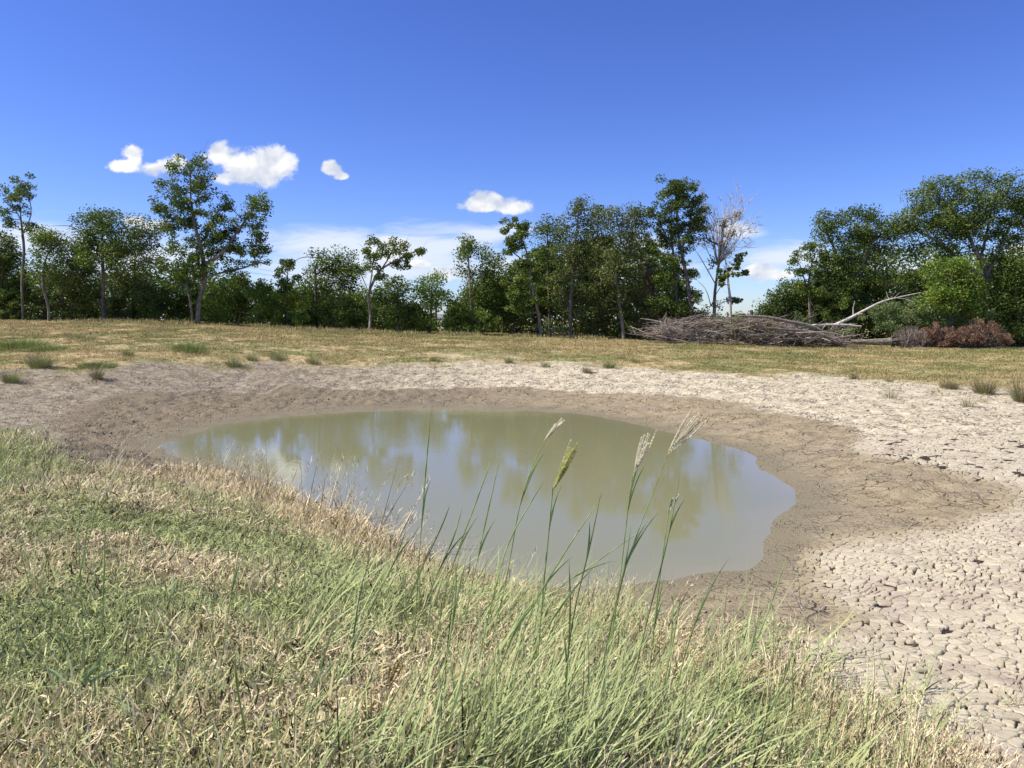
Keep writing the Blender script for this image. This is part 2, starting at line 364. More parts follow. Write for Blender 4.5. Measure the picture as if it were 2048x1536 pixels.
# ------------------------------------------------------------------ cracked mud plates (real geometry)
def plate_mat():
    m = newmat('dry_mud'); t = NT(m.node_tree)
    pos = t.n('ShaderNodeNewGeometry').outputs['Position']
    tc = t.attr('tone')
    nm = t.noise(pos, 2.2, 4, .6); nh = t.noise(pos, 45, 4, .65)
    c = t.mix(t.m('ADD', t.m('MULTIPLY', tc, .5), t.m('MULTIPLY', nm, .5)), (.31, .27, .19), (.53, .48, .35))
    c = t.mix(t.m('MULTIPLY', t.step(nm, .50, .70), .75), c, (.30, .24, .185))
    c = t.mix(t.m('MULTIPLY', t.step(nh, .52, .68), .5), c, (.30, .24, .18))
    c = t.mix(t.attr('damp'), c, (.27, .225, .14))
    bp = t.n('ShaderNodeBump', ins={'Strength': .7, 'Distance': .25, 'Height': t.m('MULTIPLY', nh, .03)})
    b = t.n('ShaderNodeBsdfPrincipled', ins={'Base Color': c, 'Roughness': .95, 'Normal': bp.outputs[0], 'Specular IOR Level': .15})
    t.n('ShaderNodeOutputMaterial', ins={'Surface': b.outputs[0]})
    return m
PM = plate_mat()
def clip(poly, nx_, ny_, c):
    out = []; n = len(poly)
    for i in range(n):
        a = poly[i]; b = poly[(i + 1) % n]
        da = a[0] * nx_ + a[1] * ny_ - c; db = b[0] * nx_ + b[1] * ny_ - c
        if da <= 0: out.append(a)
        if (da < 0 < db) or (db < 0 < da):
            k = da / (da - db); out.append((a[0] + (b[0] - a[0]) * k, a[1] + (b[1] - a[1]) * k))
    return out
def make_cells(x0, x1, y0, y1, s, keepf, seed):
    r = random.Random(seed)
    nxc = int((x1 - x0) / s) + 3; nyc = int((y1 - y0) / s) + 3
    S = [[(x0 + (i + .5 + r.uniform(-.48, .48)) * s, y0 + (j + .5 + r.uniform(-.48, .48)) * s) for i in range(nxc)] for j in range(nyc)]
    for j in range(nyc):
        for i in range(nxc):
            if r.random() < .46: S[j][i] = None
    A = np.array([[q if q else (1e5, 1e5) for q in row] for row in S]); kp = keepf(A[..., 0].ravel(), A[..., 1].ravel()).reshape(A.shape[:2])
    out = []
    for j in range(2, nyc - 2):
        for i in range(2, nxc - 2):
            if S[j][i] is None or not kp[j, i]: continue
            px, py = S[j][i]
            poly = [(px - 2.5 * s, py - 2.5 * s), (px + 2.5 * s, py - 2.5 * s), (px + 2.5 * s, py + 2.5 * s), (px - 2.5 * s, py + 2.5 * s)]
            for dj in (0, -1, 1, -2, 2, -3, 3):
                for di in (0, -1, 1, -2, 2, -3, 3):
                    if (di == 0 and dj == 0) or not (0 <= j + dj < nyc and 0 <= i + di < nxc) or S[j + dj][i + di] is None: continue
                    qx, qy = S[j + dj][i + di]; ex, ey = qx - px, qy - py
                    poly = clip(poly, ex, ey, ex * (px + qx) / 2 + ey * (py + qy) / 2)
                    if len(poly) < 3: break
            if len(poly) >= 3: out.append(((px, py), poly))
    return out
def warpxy(a):
    x, y = a[:, 0], a[:, 1]
    return np.stack([x + .12 * (vnoise(x * 3.1, y * 3.1, 3) - .5) + .045 * (vnoise(x * 14, y * 14, 4) - .5) + .016 * (vnoise(x * 45, y * 45, 8) - .5),
                     y + .12 * (vnoise(x * 3.1, y * 3.1, 5) - .5) + .045 * (vnoise(x * 14, y * 14, 6) - .5) + .016 * (vnoise(x * 45, y * 45, 9) - .5)], 1)
def plates(cells, sub):
    """every plate: top fan with a slightly curled rim, and a side wall"""
    res = []
    rings = []; cen = []; ln = []
    for (c, poly) in cells:
        ring = []
        for i in range(len(poly)):
            a = poly[i]; b = poly[(i + 1) % len(poly)]
            if (a[0] - b[0]) ** 2 + (a[1] - b[1]) ** 2 < 1e-5 and len(poly) > 4: continue
            for k in range(sub): ring.append((a[0] + (b[0] - a[0]) * k / sub, a[1] + (b[1] - a[1]) * k / sub))
        if len(ring) < 3: ring = list(poly)
        rings.append(ring); ln.append(len(ring)); cen.append(c)
    allr = warpxy(np.array([p for r in rings for p in r])); ce = warpxy(np.array(cen))
    g = .0012 + .0135 * np.clip(fbm(allr[:, 0] * 7, allr[:, 1] * 7, 91, 3) * 2.6 - .80, 0, 1) + .006 * sstep(vnoise(allr[:, 0] * 1.1, allr[:, 1] * 1.1, 95), .6, .85)
    own = np.repeat(np.arange(len(ln)), ln)
    dv = ce[own] - allr; L = np.linalg.norm(dv, axis=1) + 1e-9
    top = allr + dv / L[:, None] * np.minimum(g, L * .5)[:, None]
    bot = allr + dv / L[:, None] * np.minimum(g * .5, L * .5)[:, None]
    hz = H(top[:, 0], top[:, 1]); hc = H(ce[:, 0], ce[:, 1])
    sdWc = sdpoly(ce[:, 0], ce[:, 1], WET); damp = np.clip(1 - sstep(sdWc + (fbm(ce[:, 0] * 1.3, ce[:, 1] * 1.3, 31) - .5) * .9, -.1, .35), 0, 1)
    rz = rng.uniform(-.003, .004, len(ln)) - .03 * (rng.random(len(ln)) < .025); tilt = rng.normal(0, .035, (len(ln), 2)); tone = rng.random(len(ln))
    curl = rng.uniform(-.001, .004, len(ln))
    tz = hz + rz[own] + ((top - ce[own]) * tilt[own]).sum(1) + curl[own] + rng.uniform(-.0015, .0015, len(own))
    cz = hc + rz
    st = np.r_[0, np.cumsum(ln)]
    for i in range(len(ln)):
        a, b = st[i], st[i + 1]; n = b - a
        mid = ce[i] + (top[a:b] - ce[i]) * .8
        v = np.concatenate([np.c_[top[a:b], tz[a:b] - .0004], np.c_[bot[a:b], tz[a:b] - .026], np.c_[mid, (tz[a:b] - curl[i] * .5)], [[ce[i, 0], ce[i, 1], cz[i]]]])
        k = np.arange(n); k2 = (k + 1) % n
        tri = np.stack([2 * n + k, 2 * n + k2, np.full(n, 3 * n)], 1)
        q = np.concatenate([np.stack([k, k2, 2 * n + k2, 2 * n + k], 1), np.stack([n + k, n + k2, k2, k], 1)])
        res.append((ce[i], v, tri, q, tone[i], damp[i]))
    return res
def pz_near(x, y):
    a, b, c, d = zones(x, y)
    j = (fbm(x * 1.3, y * 1.3, 31) - .5)
    return (b + j * .9 > -.12) & (c + j * .5 > -.9) & (a > .25) & (x > .2) & (d + (fbm(x * .5, y * .7, 41) - .5) * 4 > -.1)
near = plates(make_cells(.3, 9.2, 2.4, 8.6, .048, lambda x, y: pz_near(x, y) & (y < 8.3) & (x < y * .85 + 1.8), 3), 2)
midp = plates(make_cells(1.2, 13.5, 8.2, 13.8, .064, lambda x, y: pz_near(x, y) & (y >= 8.3) & (y < 13.5) & (x < y * .85 + 1.8), 4), 1)
leftp = []
near.sort(key=lambda p: p[0][0] ** 2 + p[0][1] ** 2)
fg_hidden = sdpoly(np.array([p[0][0] for p in near]), np.array([p[0][1] for p in near]), FG)
first = [p for p, s in zip(near, fg_hidden) if s > .12 and abs(p[0][0]) < p[0][1] * .72][:300]
ids = set(id(p) for p in first); rest = [p for p in near if id(p) not in ids] + midp
for (c, v, tri, q, tone, damp) in first:
    me = mesh_from('mud_plate', v - v[-1], [tri, q], PM, False, dict(tone=np.full(len(v), tone), damp=np.full(len(v), damp)))
    link('mud_plate', me, ground, tuple(v[-1]))
off = 0; VV = []; TT = []; QQ = []; TO = []; DA = []
for (c, v, tri, q, tone, damp) in rest:
    VV.append(v); TT.append(tri + off); QQ.append(q + off); TO.append(np.full(len(v), tone)); DA.append(np.full(len(v), damp)); off += len(v)
o = link('cracked_mud', mesh_from('cracked_mud', np.concatenate(VV), [np.concatenate(TT), np.concatenate(QQ)], PM, False, dict(tone=np.concatenate(TO), damp=np.concatenate(DA))), ground)
tag(o, kind='stuff')
print('plates', len(near), len(midp))

# ------------------------------------------------------------------ blades
def blades(base, az, th0, bend, L, wd, segs, tint, curl=0.0):
    """curved tapering strips; returns verts, quads, t, tint"""
    n = len(base); t = np.linspace(0, 1, segs + 1)
    th = th0[:, None] + bend[:, None] * t[None]
    ds = L[:, None] / segs
    azt = az[:, None] + (curl * rng.normal(0, 1, n))[:, None] * t[None]
    hx = np.sin(th) * np.cos(azt) * ds; hy = np.sin(th) * np.sin(azt) * ds; hz = np.cos(th) * ds
    cx = np.cumsum(np.c_[np.zeros(n), hx[:, :-1]], 1); cy = np.cumsum(np.c_[np.zeros(n), hy[:, :-1]], 1); cz = np.cumsum(np.c_[np.zeros(n), hz[:, :-1]], 1)
    C = np.stack([cx, cy, cz], -1) + base[:, None, :]
    wa = az + np.pi / 2 + rng.uniform(-.9, .9, n)
    wv = np.stack([np.cos(wa), np.sin(wa), rng.uniform(-.3, .3, n)], -1)
    wt = np.clip(1.0 - t ** 2.2, .06, 1) * np.clip(.6 + t * 2, 0, 1)
    O = wv[:, None, :] * (wd[:, None] * wt[None])[..., None] * .5
    V = np.stack([C - O, C + O], 2).reshape(-1, 3)
    k = (np.arange(n) * (segs + 1) * 2)[:, None] + (np.arange(segs) * 2)[None]
    F = np.stack([k, k + 1, k + 3, k + 2], -1).reshape(-1, 4)
    return V, F, np.tile(np.repeat(t, 2), n), np.repeat(tint, (segs + 1) * 2)
def grass_mat(name, greens, straws, split=.5, dark=.22):
    """tint < threshold is green, the rest straw; the threshold follows the instance's 'dry'"""
    m = newmat(name); t = NT(m.node_tree)
    ti = t.attr('tint'); tt = t.attr('along')
    pos = t.n('ShaderNodeNewGeometry').outputs['Position']
    dry = t.attr('dry', 'INSTANCER')
    dryn = t.m('ADD', dry, t.m('MULTIPLY', t.m('SUBTRACT', t.noise(pos, 1.6, 4, .6), .5), .9))
    f = t.step(t.m('ADD', ti, dryn), split + .42, split + .62)
    fr = t.m('FRACT', t.m('MULTIPLY', ti, 7.3))
    g = t.mix(fr, greens[0], greens[1]); s = t.mix(fr, straws[0], straws[1])
    g = t.mix(t.m('MULTIPLY', tt, .35), g, straws[1])
    c = t.mix(f, g, s)
    fd = t.m('FRACT', t.m('MULTIPLY', ti, 31.7))
    c = t.mix(t.m('GREATER_THAN', fd, 1.0 - dark), c, t.mix(fr, (.022, .020, .010), (.065, .052, .028)))
    b = t.n('ShaderNodeBsdfPrincipled', ins={'Base Color': c, 'Roughness': .6, 'Specular IOR Level': .12})
    tr = t.n('ShaderNodeBsdfTranslucent', ins={'Color': c})
    mx = t.n('ShaderNodeMixShader', ins={0: .20, 1: b.outputs[0], 2: tr.outputs[0]})
    t.n('ShaderNodeOutputMaterial', ins={'Surface': mx.outputs[0]})
    return m
GM = grass_mat('bank_grass', [(.13, .21, .045), (.52, .60, .22)], [(.50, .42, .22), (.94, .80, .55)], dark=.14)
GF = grass_mat('field_grass', [(.14, .18, .045), (.32, .34, .11)], [(.50, .38, .16), (.72, .56, .30)])
PROT = bpy.data.collections.new('grass_prototypes')
def proto_coll(name, lst):
    c = bpy.data.collections.new(name)
    for i, me in enumerate(lst):
        o = bpy.data.objects.new('%s_%02d' % (name, i), me); c.objects.link(o)
    return c
def tuft(n, rad, L, lean, wd, segs, mat, bend=.8, curl=.8, up=0.0):
    r = rad * np.sqrt(rng.random(n)); a = rng.uniform(0, 2 * np.pi, n)
    base = np.stack([r * np.cos(a), r * np.sin(a), rng.uniform(-.004, up, n) - .003], -1)
    LL = L * rng.uniform(.4, 1.15, n)
    V, F, t, ti = blades(base, rng.uniform(0, 2 * np.pi, n), rng.uniform(*lean, n), rng.normal(0, bend, n), LL, wd * rng.uniform(.6, 1.3, n), segs, rng.random(n), curl)
    return mesh_from('tuft', V, F, mat, False, dict(along=t, tint=ti))
def culm_tuft(n, L, mat):                               # dry stems with a small spike
    r = .07 * np.sqrt(rng.random(n)); a = rng.uniform(0, 2 * np.pi, n)
    base = np.stack([r * np.cos(a), r * np.sin(a), np.full(n, -.01)], -1)
    V, F, t, ti = blades(base, rng.uniform(-.6, 1.4, n), rng.uniform(.05, .6, n), rng.normal(.2, .3, n), L * rng.uniform(.5, 1.1, n), np.full(n, .0028), 4, rng.uniform(.3, 1, n), .4)
    tips = V.reshape(n, 5, 2, 3).mean(2)
    T1, T0 = tips[:, 4], tips[:, 3]
    vs = [V]; fs = [F]; ts = [t]; tis = [ti]; off = len(V)
    k = 5
    bb = np.repeat(T0, k, 0) + (np.repeat(T1 - T0, k, 0)) * np.tile(np.linspace(0, .9, k), n)[:, None]
    aa = rng.uniform(0, 6.28, n * k)
    V2, F2, t2, ti2 = blades(bb, aa, rng.uniform(.3, .9, n * k), np.zeros(n * k), np.full(n * k, .02), np.full(n * k, .005), 1, rng.uniform(.6, 1, n * k))
    return mesh_from('culms', np.r_[V, V2], np.r_[F, F2 + off], mat, False, dict(along=np.r_[t, t2], tint=np.r_[ti, ti2]))
def scatter(name, pts_, rot, scl, idx_, dry, coll, label):
    me = bpy.data.meshes.new(name); n = len(pts_)
    me.vertices.add(n); me.vertices.foreach_set('co', np.asarray(pts_, np.float32).ravel())
    for k, ty, a in (('rot', 'FLOAT_VECTOR', rot), ('scl', 'FLOAT_VECTOR', scl), ('dry', 'FLOAT', dry)):
        at = me.attributes.new(k, ty, 'POINT'); at.data.foreach_set('vector' if ty == 'FLOAT_VECTOR' else 'value', np.asarray(a, np.float32).ravel())
    at = me.attributes.new('pick', 'INT', 'POINT'); at.data.foreach_set('value', np.asarray(idx_, np.int32))
    o = link(name, me)
    ng = bpy.data.node_groups.new(name + '_nodes', 'GeometryNodeTree')
    ng.interface.new_socket('Geometry', in_out='INPUT', socket_type='NodeSocketGeometry')
    ng.interface.new_socket('Geometry', in_out='OUTPUT', socket_type='NodeSocketGeometry')
    N = ng.nodes; Lk = ng.links
    gi = N.new('NodeGroupInput'); go = N.new('NodeGroupOutput')
    m2p = N.new('GeometryNodeMeshToPoints'); Lk.new(gi.outputs[0], m2p.inputs[0])
    ci = N.new('GeometryNodeCollectionInfo'); ci.inputs[0].default_value = coll; ci.inputs[1].default_value = True; ci.inputs[2].default_value = True
    iop = N.new('GeometryNodeInstanceOnPoints')
    Lk.new(m2p.outputs[0], iop.inputs['Points']); Lk.new(ci.outputs[0], iop.inputs['Instance'])
    iop.inputs['Pick Instance'].default_value = True
    def na(nm, ty):
        q = N.new('GeometryNodeInputNamedAttribute'); q.data_type = ty; q.inputs[0].default_value = nm
        return [s for s in q.outputs if s.enabled and s.name == 'Attribute'][0]
    Lk.new(na('pick', 'INT'), iop.inputs['Instance Index'])
    e2r = N.new('FunctionNodeEulerToRotation'); Lk.new(na('rot', 'FLOAT_VECTOR'), e2r.inputs[0]); Lk.new(e2r.outputs[0], iop.inputs['Rotation'])
    Lk.new(na('scl', 'FLOAT_VECTOR'), iop.inputs['Scale'])
    Lk.new(iop.outputs[0], go.inputs[0])
    md = o.modifiers.new('scatter', 'NODES'); md.node_group = ng
    return tag(o, label, kind='stuff')
# prototypes: mat grass, soft long grass, dry culms, field turf
mats_ = [tuft(42, .085, .068, (.75, 1.85), .0060, 3, GM, 1.1, 1.8, .028) for _ in range(8)]
soft_ = [tuft(32, .075, .12, (.6, 1.5), .0064, 4, GM, 1.0, 1.0, .01) for _ in range(6)]
culm_ = [culm_tuft(14, .26, GM) for _ in range(4)]
CM = proto_coll('bank_tufts', mats_ + soft_ + culm_)
turf_ = [tuft(34, .16, .075, (.2, 1.3), .011, 2, GF, .6, .6, .01) for _ in range(8)]
CF = proto_coll('field_tufts', turf_)
# near grass: density falls with distance
def sample_fg(n):
    y = 1.3 * (13.5 / 1.3) ** rng.random(n)
    x = rng.uniform(-1, 1, n) * (y * .80 + 1.6)
    return x, y
def place_fg():
    x, y = sample_fg(44000)
    a, b, c, d = zones(x, y)
    j = (fbm(x * 1.3, y * 1.3, 31) - .5)
    edge = c + j * .5 + (fbm(x * 5, y * 5, 34) - .5) * .5
    ok = edge < rng.uniform(-.35, .22, len(x))
    ok |= (c < .15 + .9 * rng.random(len(x)) ** 2) & (c > 0) & (rng.random(len(x)) < .10) & (x > .35 * y - .4)
    ok &= a > -.22
    # mat thins out towards the dry mud at the right
    rightness = sstep(x - .45 * y, -.3, .9)
    ok &= rng.random(len(x)) > rightness * .75 * sstep(c, -1.2, 0)
    return x[ok], y[ok], c[ok]
x, y, c = place_fg(); n = len(x)
z = H(x, y) - .004
patch = fbm(x * .9 + 3, y * .9, 51, 4); patch2 = fbm(x * 2.6, y * 2.6, 55, 3)
edgeband = sstep(c, -1.5, -.1)
leftedge = (sstep(x, -7.5, -2.0) * sstep(-x, -.2, .8))
dry = np.clip(.42 + (patch - .5) * 2.1 + (patch2 - .5) * .8 + .42 * edgeband * leftedge + .22 * edgeband - .38 * sstep(-x, 3.6, 5.5) * sstep(y, 5, 7), 0, .95)
softp = sstep(fbm(x * 1.2, y * 1.2, 58, 3), .40, .60) * .22 + .22 * edgeband + .5 * sstep(-x, 3.6, 5.5) * sstep(y, 5, 7)
u_ = rng.random(n)
pick = np.where(u_ < softp * .8, 8 + rng.integers(0, 6, n), rng.integers(0, 8, n))
cul = rng.random(n) < (.003 + .07 * edgeband + .06 * sstep(x - .3 * y, .2, 1.2))
pick = np.where(cul, 14 + rng.integers(0, 4, n), pick)
s = rng.uniform(.8, 1.6, n) * np.where(y > 6, 1.15, 1) * (1 + .35 * (patch2 - .5) * 2)
mound = np.zeros(n)
for mu, mv, mr in ((600, 1010, .95), (690, 1060, .9), (460, 960, .8), (760, 1095, .6)):
    g_ = G(mu, mv); mound = np.maximum(mound, np.exp(-((x - g_[0]) ** 2 + (y - g_[1]) ** 2) / (mr * mr)))
s = s * (1 + .75 * mound); dry = np.clip(dry + .45 * mound, 0, 1)
pick = np.where((rng.random(n) < mound * .6) & (pick < 14), 8 + rng.integers(0, 6, n), pick)
rot = np.stack([rng.normal(0, .18, n), rng.normal(0, .18, n), rng.uniform(0, 6.28, n)], -1)
rot[cul, 2] = rng.normal(0, .5, cul.sum())
scatter('bank_grass', np.stack([x, y, z], -1), rot, np.stack([s, s, s * rng.uniform(.8, 1.3, n)], -1), pick, dry, CM, 'matted green and straw grass covering the near bank')
print('fg tufts', n)
_sel = rng.random(n) < .10; LX, LY, LZ = x[_sel], y[_sel], z[_sel]
# field turf and straggles over the far bank
def place_field():
    n = 110000
    y = rng.uniform(17, 46, n); x = rng.uniform(-1, 1, n) * (y * .76 + 1.5)
    a, b, c, d = zones(x, y)
    j = (fbm(x * .5, y * .7, 41) - .5) * 4 + (fbm(x * 3, y * 3, 45) - .5) * 1.2
    ok = (d + j < rng.uniform(-1.6, .35, n) ** 1) & (b > .3)
    ok &= rng.random(n) < .25 + .75 * sstep(fbm(x * 1.1, y * 1.5, 71, 3), .38, .55)
    ok |= (d < 3.2) & (d > -.5) & (b > .5) & (rng.random(n) < .10 * sstep(fbm(x * 1.6, y * 1.6, 78, 3), .52, .66))
    return x[ok], y[ok], d[ok]
x, y, d = place_field(); n = len(x)
fp = fbm(x * .35 + 9, y * .6, 73, 4)
dry = np.clip(.42 + (fp - .5) * 2.6, 0, 1)
s = rng.uniform(.5, 1.5, n) * np.where(y < 30, .85, 1.05)
scatter('field_grass', np.stack([x, y, H(x, y) - .005], -1), np.stack([rng.normal(0, .1, n), rng.normal(0, .1, n), rng.uniform(0, 6.28, n)], -1),
        np.stack([s, s, s * rng.uniform(.6, 1.1, n)], -1), rng.integers(0, 8, n), dry, CF, 'short burnt yellow and green turf of the field')
print('field tufts', n)
exec_marker = True
# ------------------------------------------------------------------ long leaning blades, built blade by blade
def long_blades():
    n = 5000
    cu = rng.uniform(560, 1850, n * 3); cv = rng.uniform(1150, 1640, n * 3)
    # keep to a band that follows the edge of the grass
    k = cv > 1120 + (cu - 800) * .22
    k &= rng.random(n * 3) < .25 + .75 * np.exp(-((cu - 1120) / 330) ** 2)
    cu, cv = cu[k][:n], cv[k][:n]
    d = np.stack([ray(a, b) for a, b in zip(cu, cv)]); base = np.zeros((len(cu), 3))
    Y = np.full(len(cu), 4.0)
    for _ in range(12):                                  # fixed point: ray against the ground
        X = d[:, 0] / d[:, 1] * Y; zz = H(X, Y, False); Y = .5 * Y + .5 * np.clip((zz - EYE) / d[:, 2] * d[:, 1], 1.2, 12)
    X = d[:, 0] / d[:, 1] * Y
    cl = (fbm(X * 3, Y * 3, 88, 2) > .42) & (sdpoly(X, Y, SHORE) > .05)
    X, Y = X[cl], Y[cl]; n = len(X)
    base = np.stack([X, Y, H(X, Y) - .01], -1)
    L = rng.uniform(.18, .52, n) * np.where(rng.random(n) < .12, 1.3, 1)
    V, F, t, ti = blades(base, rng.normal(.15, .75, n), np.abs(rng.normal(.75, .35, n)), rng.normal(.2, .35, n), L, rng.uniform(.004, .0115, n), 6, rng.random(n) * .8, .25)
    return V, F, t, ti
LBM = grass_mat('long_grass', [(.10, .19, .045), (.42, .52, .22)], [(.45, .42, .22), (.70, .60, .36)], (.45), .06)
V, F, t, ti = long_blades()
tag(link('long_grass', mesh_from('long_grass', V, F, LBM, False, dict(along=t, tint=ti))), 'long green blades leaning to the right above the near bank', kind='stuff')

nl = len(LX)
V, F, t, ti = blades(np.stack([LX, LY, LZ + rng.uniform(.015, .05, nl)], -1), rng.uniform(0, 6.28, nl), rng.uniform(1.15, 1.7, nl), rng.normal(0, .35, nl), rng.uniform(.06, .20, nl), rng.uniform(.003, .0085, nl), 4, rng.uniform(.2, 1, nl), .3)
tag(link('straw_litter', mesh_from('straw_litter', V, F, GM, False, dict(along=t, tint=ti + .35))), 'loose dead blades lying over the near turf', kind='stuff')
# ------------------------------------------------------------------ tubes
def tube(pts_, rad, sides=6, close=True):
    pts_ = np.asarray(pts_, float); n = len(pts_); rad = np.broadcast_to(np.asarray(rad, float), (n,))
    tg = np.gradient(pts_, axis=0); tg /= np.linalg.norm(tg, axis=1)[:, None] + 1e-9
    ref = np.array([0.13, 0.9, .2]) if abs(tg[0, 2]) > .6 else np.array([0, 0, 1.0])
    a = np.cross(tg, ref); a /= np.linalg.norm(a, axis=1)[:, None] + 1e-9; b = np.cross(tg, a)
    th = np.arange(sides) * 2 * np.pi / sides
    V = pts_[:, None] + rad[:, None, None] * (a[:, None] * np.cos(th)[None, :, None] + b[:, None] * np.sin(th)[None, :, None])
    i = np.arange(n - 1)[:, None] * sides; k = np.arange(sides)[None]; k2 = (k + 1) % sides
    F = np.stack([i + k, i + k2, i + sides + k2, i + sides + k], -1).reshape(-1, 4)
    return V.reshape(-1, 3), F
class Acc:
    def __init__(s): s.v = []; s.f = []; s.n = 0
    def add(s, V, F): s.v.append(V); s.f.append(np.asarray(F) + s.n); s.n += len(V)
    def mesh(s, name, mat, smooth=True): return mesh_from(name, np.concatenate(s.v), np.concatenate(s.f), mat, smooth)
def smoothline(p, m=4):
    p = np.asarray(p, float); out = []
    q = np.vstack([2 * p[0] - p[1], p, 2 * p[-1] - p[-2]])
    for i in range(1, len(q) - 2):
        for k in range(m):
            t = k / m
            out.append(.5 * (2 * q[i] + (q[i + 1] - q[i - 1]) * t + (2 * q[i - 1] - 5 * q[i] + 4 * q[i + 1] - q[i + 2]) * t * t + (3 * q[i] - q[i - 1] - 3 * q[i + 1] + q[i + 2]) * t ** 3))
    out.append(p[-1]); return np.array(out)
def bark_mat(name, a, b, sc=9):
    m = newmat(name); t = NT(m.node_tree)
    pos = t.n('ShaderNodeNewGeometry').outputs['Position']
    nz = t.noise(t.vm('MULTIPLY', pos, (1, 1, .35)), sc, 5, .65)
    c = t.mix(t.step(nz, .35, .65), a, b)
    bp = t.n('ShaderNodeBump', ins={'Strength': .6, 'Distance': .3, 'Height': t.m('MULTIPLY', nz, .1)})
    s = t.n('ShaderNodeBsdfPrincipled', ins={'Base Color': c, 'Roughness': .9, 'Normal': bp.outputs[0], 'Specular IOR Level': .15})
    t.n('ShaderNodeOutputMaterial', ins={'Surface': s.outputs[0]}); return m
def leaf_mat(name, a, b, c_, tr=.30):
    m = newmat(name); t = NT(m.node_tree)
    ti = t.attr('tint'); pos = t.n('ShaderNodeNewGeometry').outputs['Position']
    nz = t.noise(pos, .8, 3, .6)
    c = t.mix(ti, a, b)
    c = t.mix(t.step(t.m('ADD', t.m('MULTIPLY', ti, .45), nz), .70, .98), c, c_)
    s = t.n('ShaderNodeBsdfPrincipled', ins={'Base Color': c, 'Roughness': .5, 'Specular IOR Level': .22})
    q = t.n('ShaderNodeBsdfTranslucent', ins={'Color': t.mix(1.0, c, (1.1, 1.25, .6), 'MULTIPLY')})
    x = t.n('ShaderNodeMixShader', ins={0: tr, 1: s.outputs[0], 2: q.outputs[0]})
    t.n('ShaderNodeOutputMaterial', ins={'Surface': x.outputs[0]}); return m
BARK = bark_mat('dark_bark', (.085, .068, .05), (.19, .155, .12))
BARKG = bark_mat('grey_bark', (.13, .11, .085), (.27, .235, .19))
BARKW = bark_mat('bleached_wood', (.36, .32, .27), (.62, .57, .50))
WOOD = bark_mat('weathered_wood', (.19, .15, .115), (.38, .32, .26), 14)
BARKP = bark_mat('pale_grey_bark', (.27, .24, .20), (.46, .42, .36))
LEAF = {'dark': leaf_mat('dark_leaf', (.040, .074, .014), (.125, .175, .036), (.19, .24, .045)),
        'green': leaf_mat('green_leaf', (.050, .088, .016), (.145, .20, .038), (.23, .28, .05)),
        'olive': leaf_mat('olive_leaf', (.060, .084, .024), (.16, .19, .055), (.22, .235, .07)),
        'bright': leaf_mat('bright_leaf', (.075, .14, .020), (.20, .29, .045), (.30, .36, .06)),
        'pale': leaf_mat('pale_leaf', (.095, .155, .055), (.20, .26, .10), (.27, .30, .13)),
        'sparse': leaf_mat('sparse_leaf', (.16, .14, .085), (.30, .25, .16), (.14, .16, .05)),
        'brown': leaf_mat('brown_leaf', (.125, .064, .042), (.26, .145, .092), (.33, .20, .13), .1)}
def leaves(centres, per, spread, size, seedtint=None):
    n = len(centres) * per
    g = rng.normal(0, 1, (n, 3)); g *= (np.abs(rng.random((n, 1))) ** .4) / (np.linalg.norm(g, axis=1)[:, None] + 1e-9)
    sp = np.repeat(spread if np.ndim(spread) else np.full(len(centres), spread), per)
    c = np.repeat(centres, per, 0) + g * sp[:, None] * np.array([1, 1, .72])
    ct = np.repeat(rng.normal(0, .13, len(centres)), per)
    d = rng.normal(0, 1, (n, 3)); d[:, 2] *= .6; d[:, 2] -= .15; d /= np.linalg.norm(d, axis=1)[:, None]
    r = rng.normal(0, 1, (n, 3)); r[:, 2] *= .55; s_ = np.cross(d, r); s_ /= np.linalg.norm(s_, axis=1)[:, None] + 1e-9
    sz = size * rng.uniform(.6, 1.35, n)[:, None]
    V = np.stack([c - d * sz * .5, c + s_ * sz * .30, c + d * sz * .5, c - s_ * sz * .30], 1).reshape(-1, 3)
    F = np.arange(n * 4).reshape(-1, 4)
    ti = np.clip(rng.random(n) * .7 + .15 + ct, 0, 1)
    return V, F, np.repeat(ti, 4)
NT_TREE = [0]
def grow(base_pts_list, centres, tip=.012, exp=.5, rmax=.2):
    """skeleton: trunk polylines, then every clump joined to the nearest node below it"""
    nodes = []; parent = []
    for pl in base_pts_list:
        prev = -1
        if nodes:                                           # a second trunk polyline forks off the nearest node if it does not start on the ground
            dd = [np.linalg.norm(nodes[i] - pl[0]) for i in range(len(nodes))]
            j = int(np.argmin(dd))
            if dd[j] < .7: prev = j
        for q in pl: nodes.append(np.array(q)); parent.append(prev); prev = len(nodes) - 1
    N = np.array(nodes)
    if len(centres):
        dmin = np.min(np.linalg.norm(centres[:, None] - N[None], axis=2), axis=1)
        for i in np.argsort(dmin):
            c = centres[i]; N = np.array(nodes)
            dv = c - N; dist = np.linalg.norm(dv, axis=1)
            cost = dist + .9 * np.maximum(0, -(dv[:, 2]) + .1 * dist) + 30 * (N[:, 2] < nodes[0][2] + .2)
            j = int(np.argmin(cost)); a = nodes[j]
            if dist[j] > .9:
                m = (a + c) / 2 + np.array([rng.normal(0, .08), rng.normal(0, .08), .06 * dist[j] * rng.uniform(-.5, 1.5)])
                nodes.append(m); parent.append(j); j = len(nodes) - 1
            nodes.append(c); parent.append(j)
    n = len(nodes); cnt = np.ones(n)
    for i in range(n - 1, -1, -1):
        if parent[i] >= 0: cnt[parent[i]] += cnt[i]
    r = np.minimum(tip * cnt ** exp, rmax)
    return np.array(nodes), parent, r, cnt
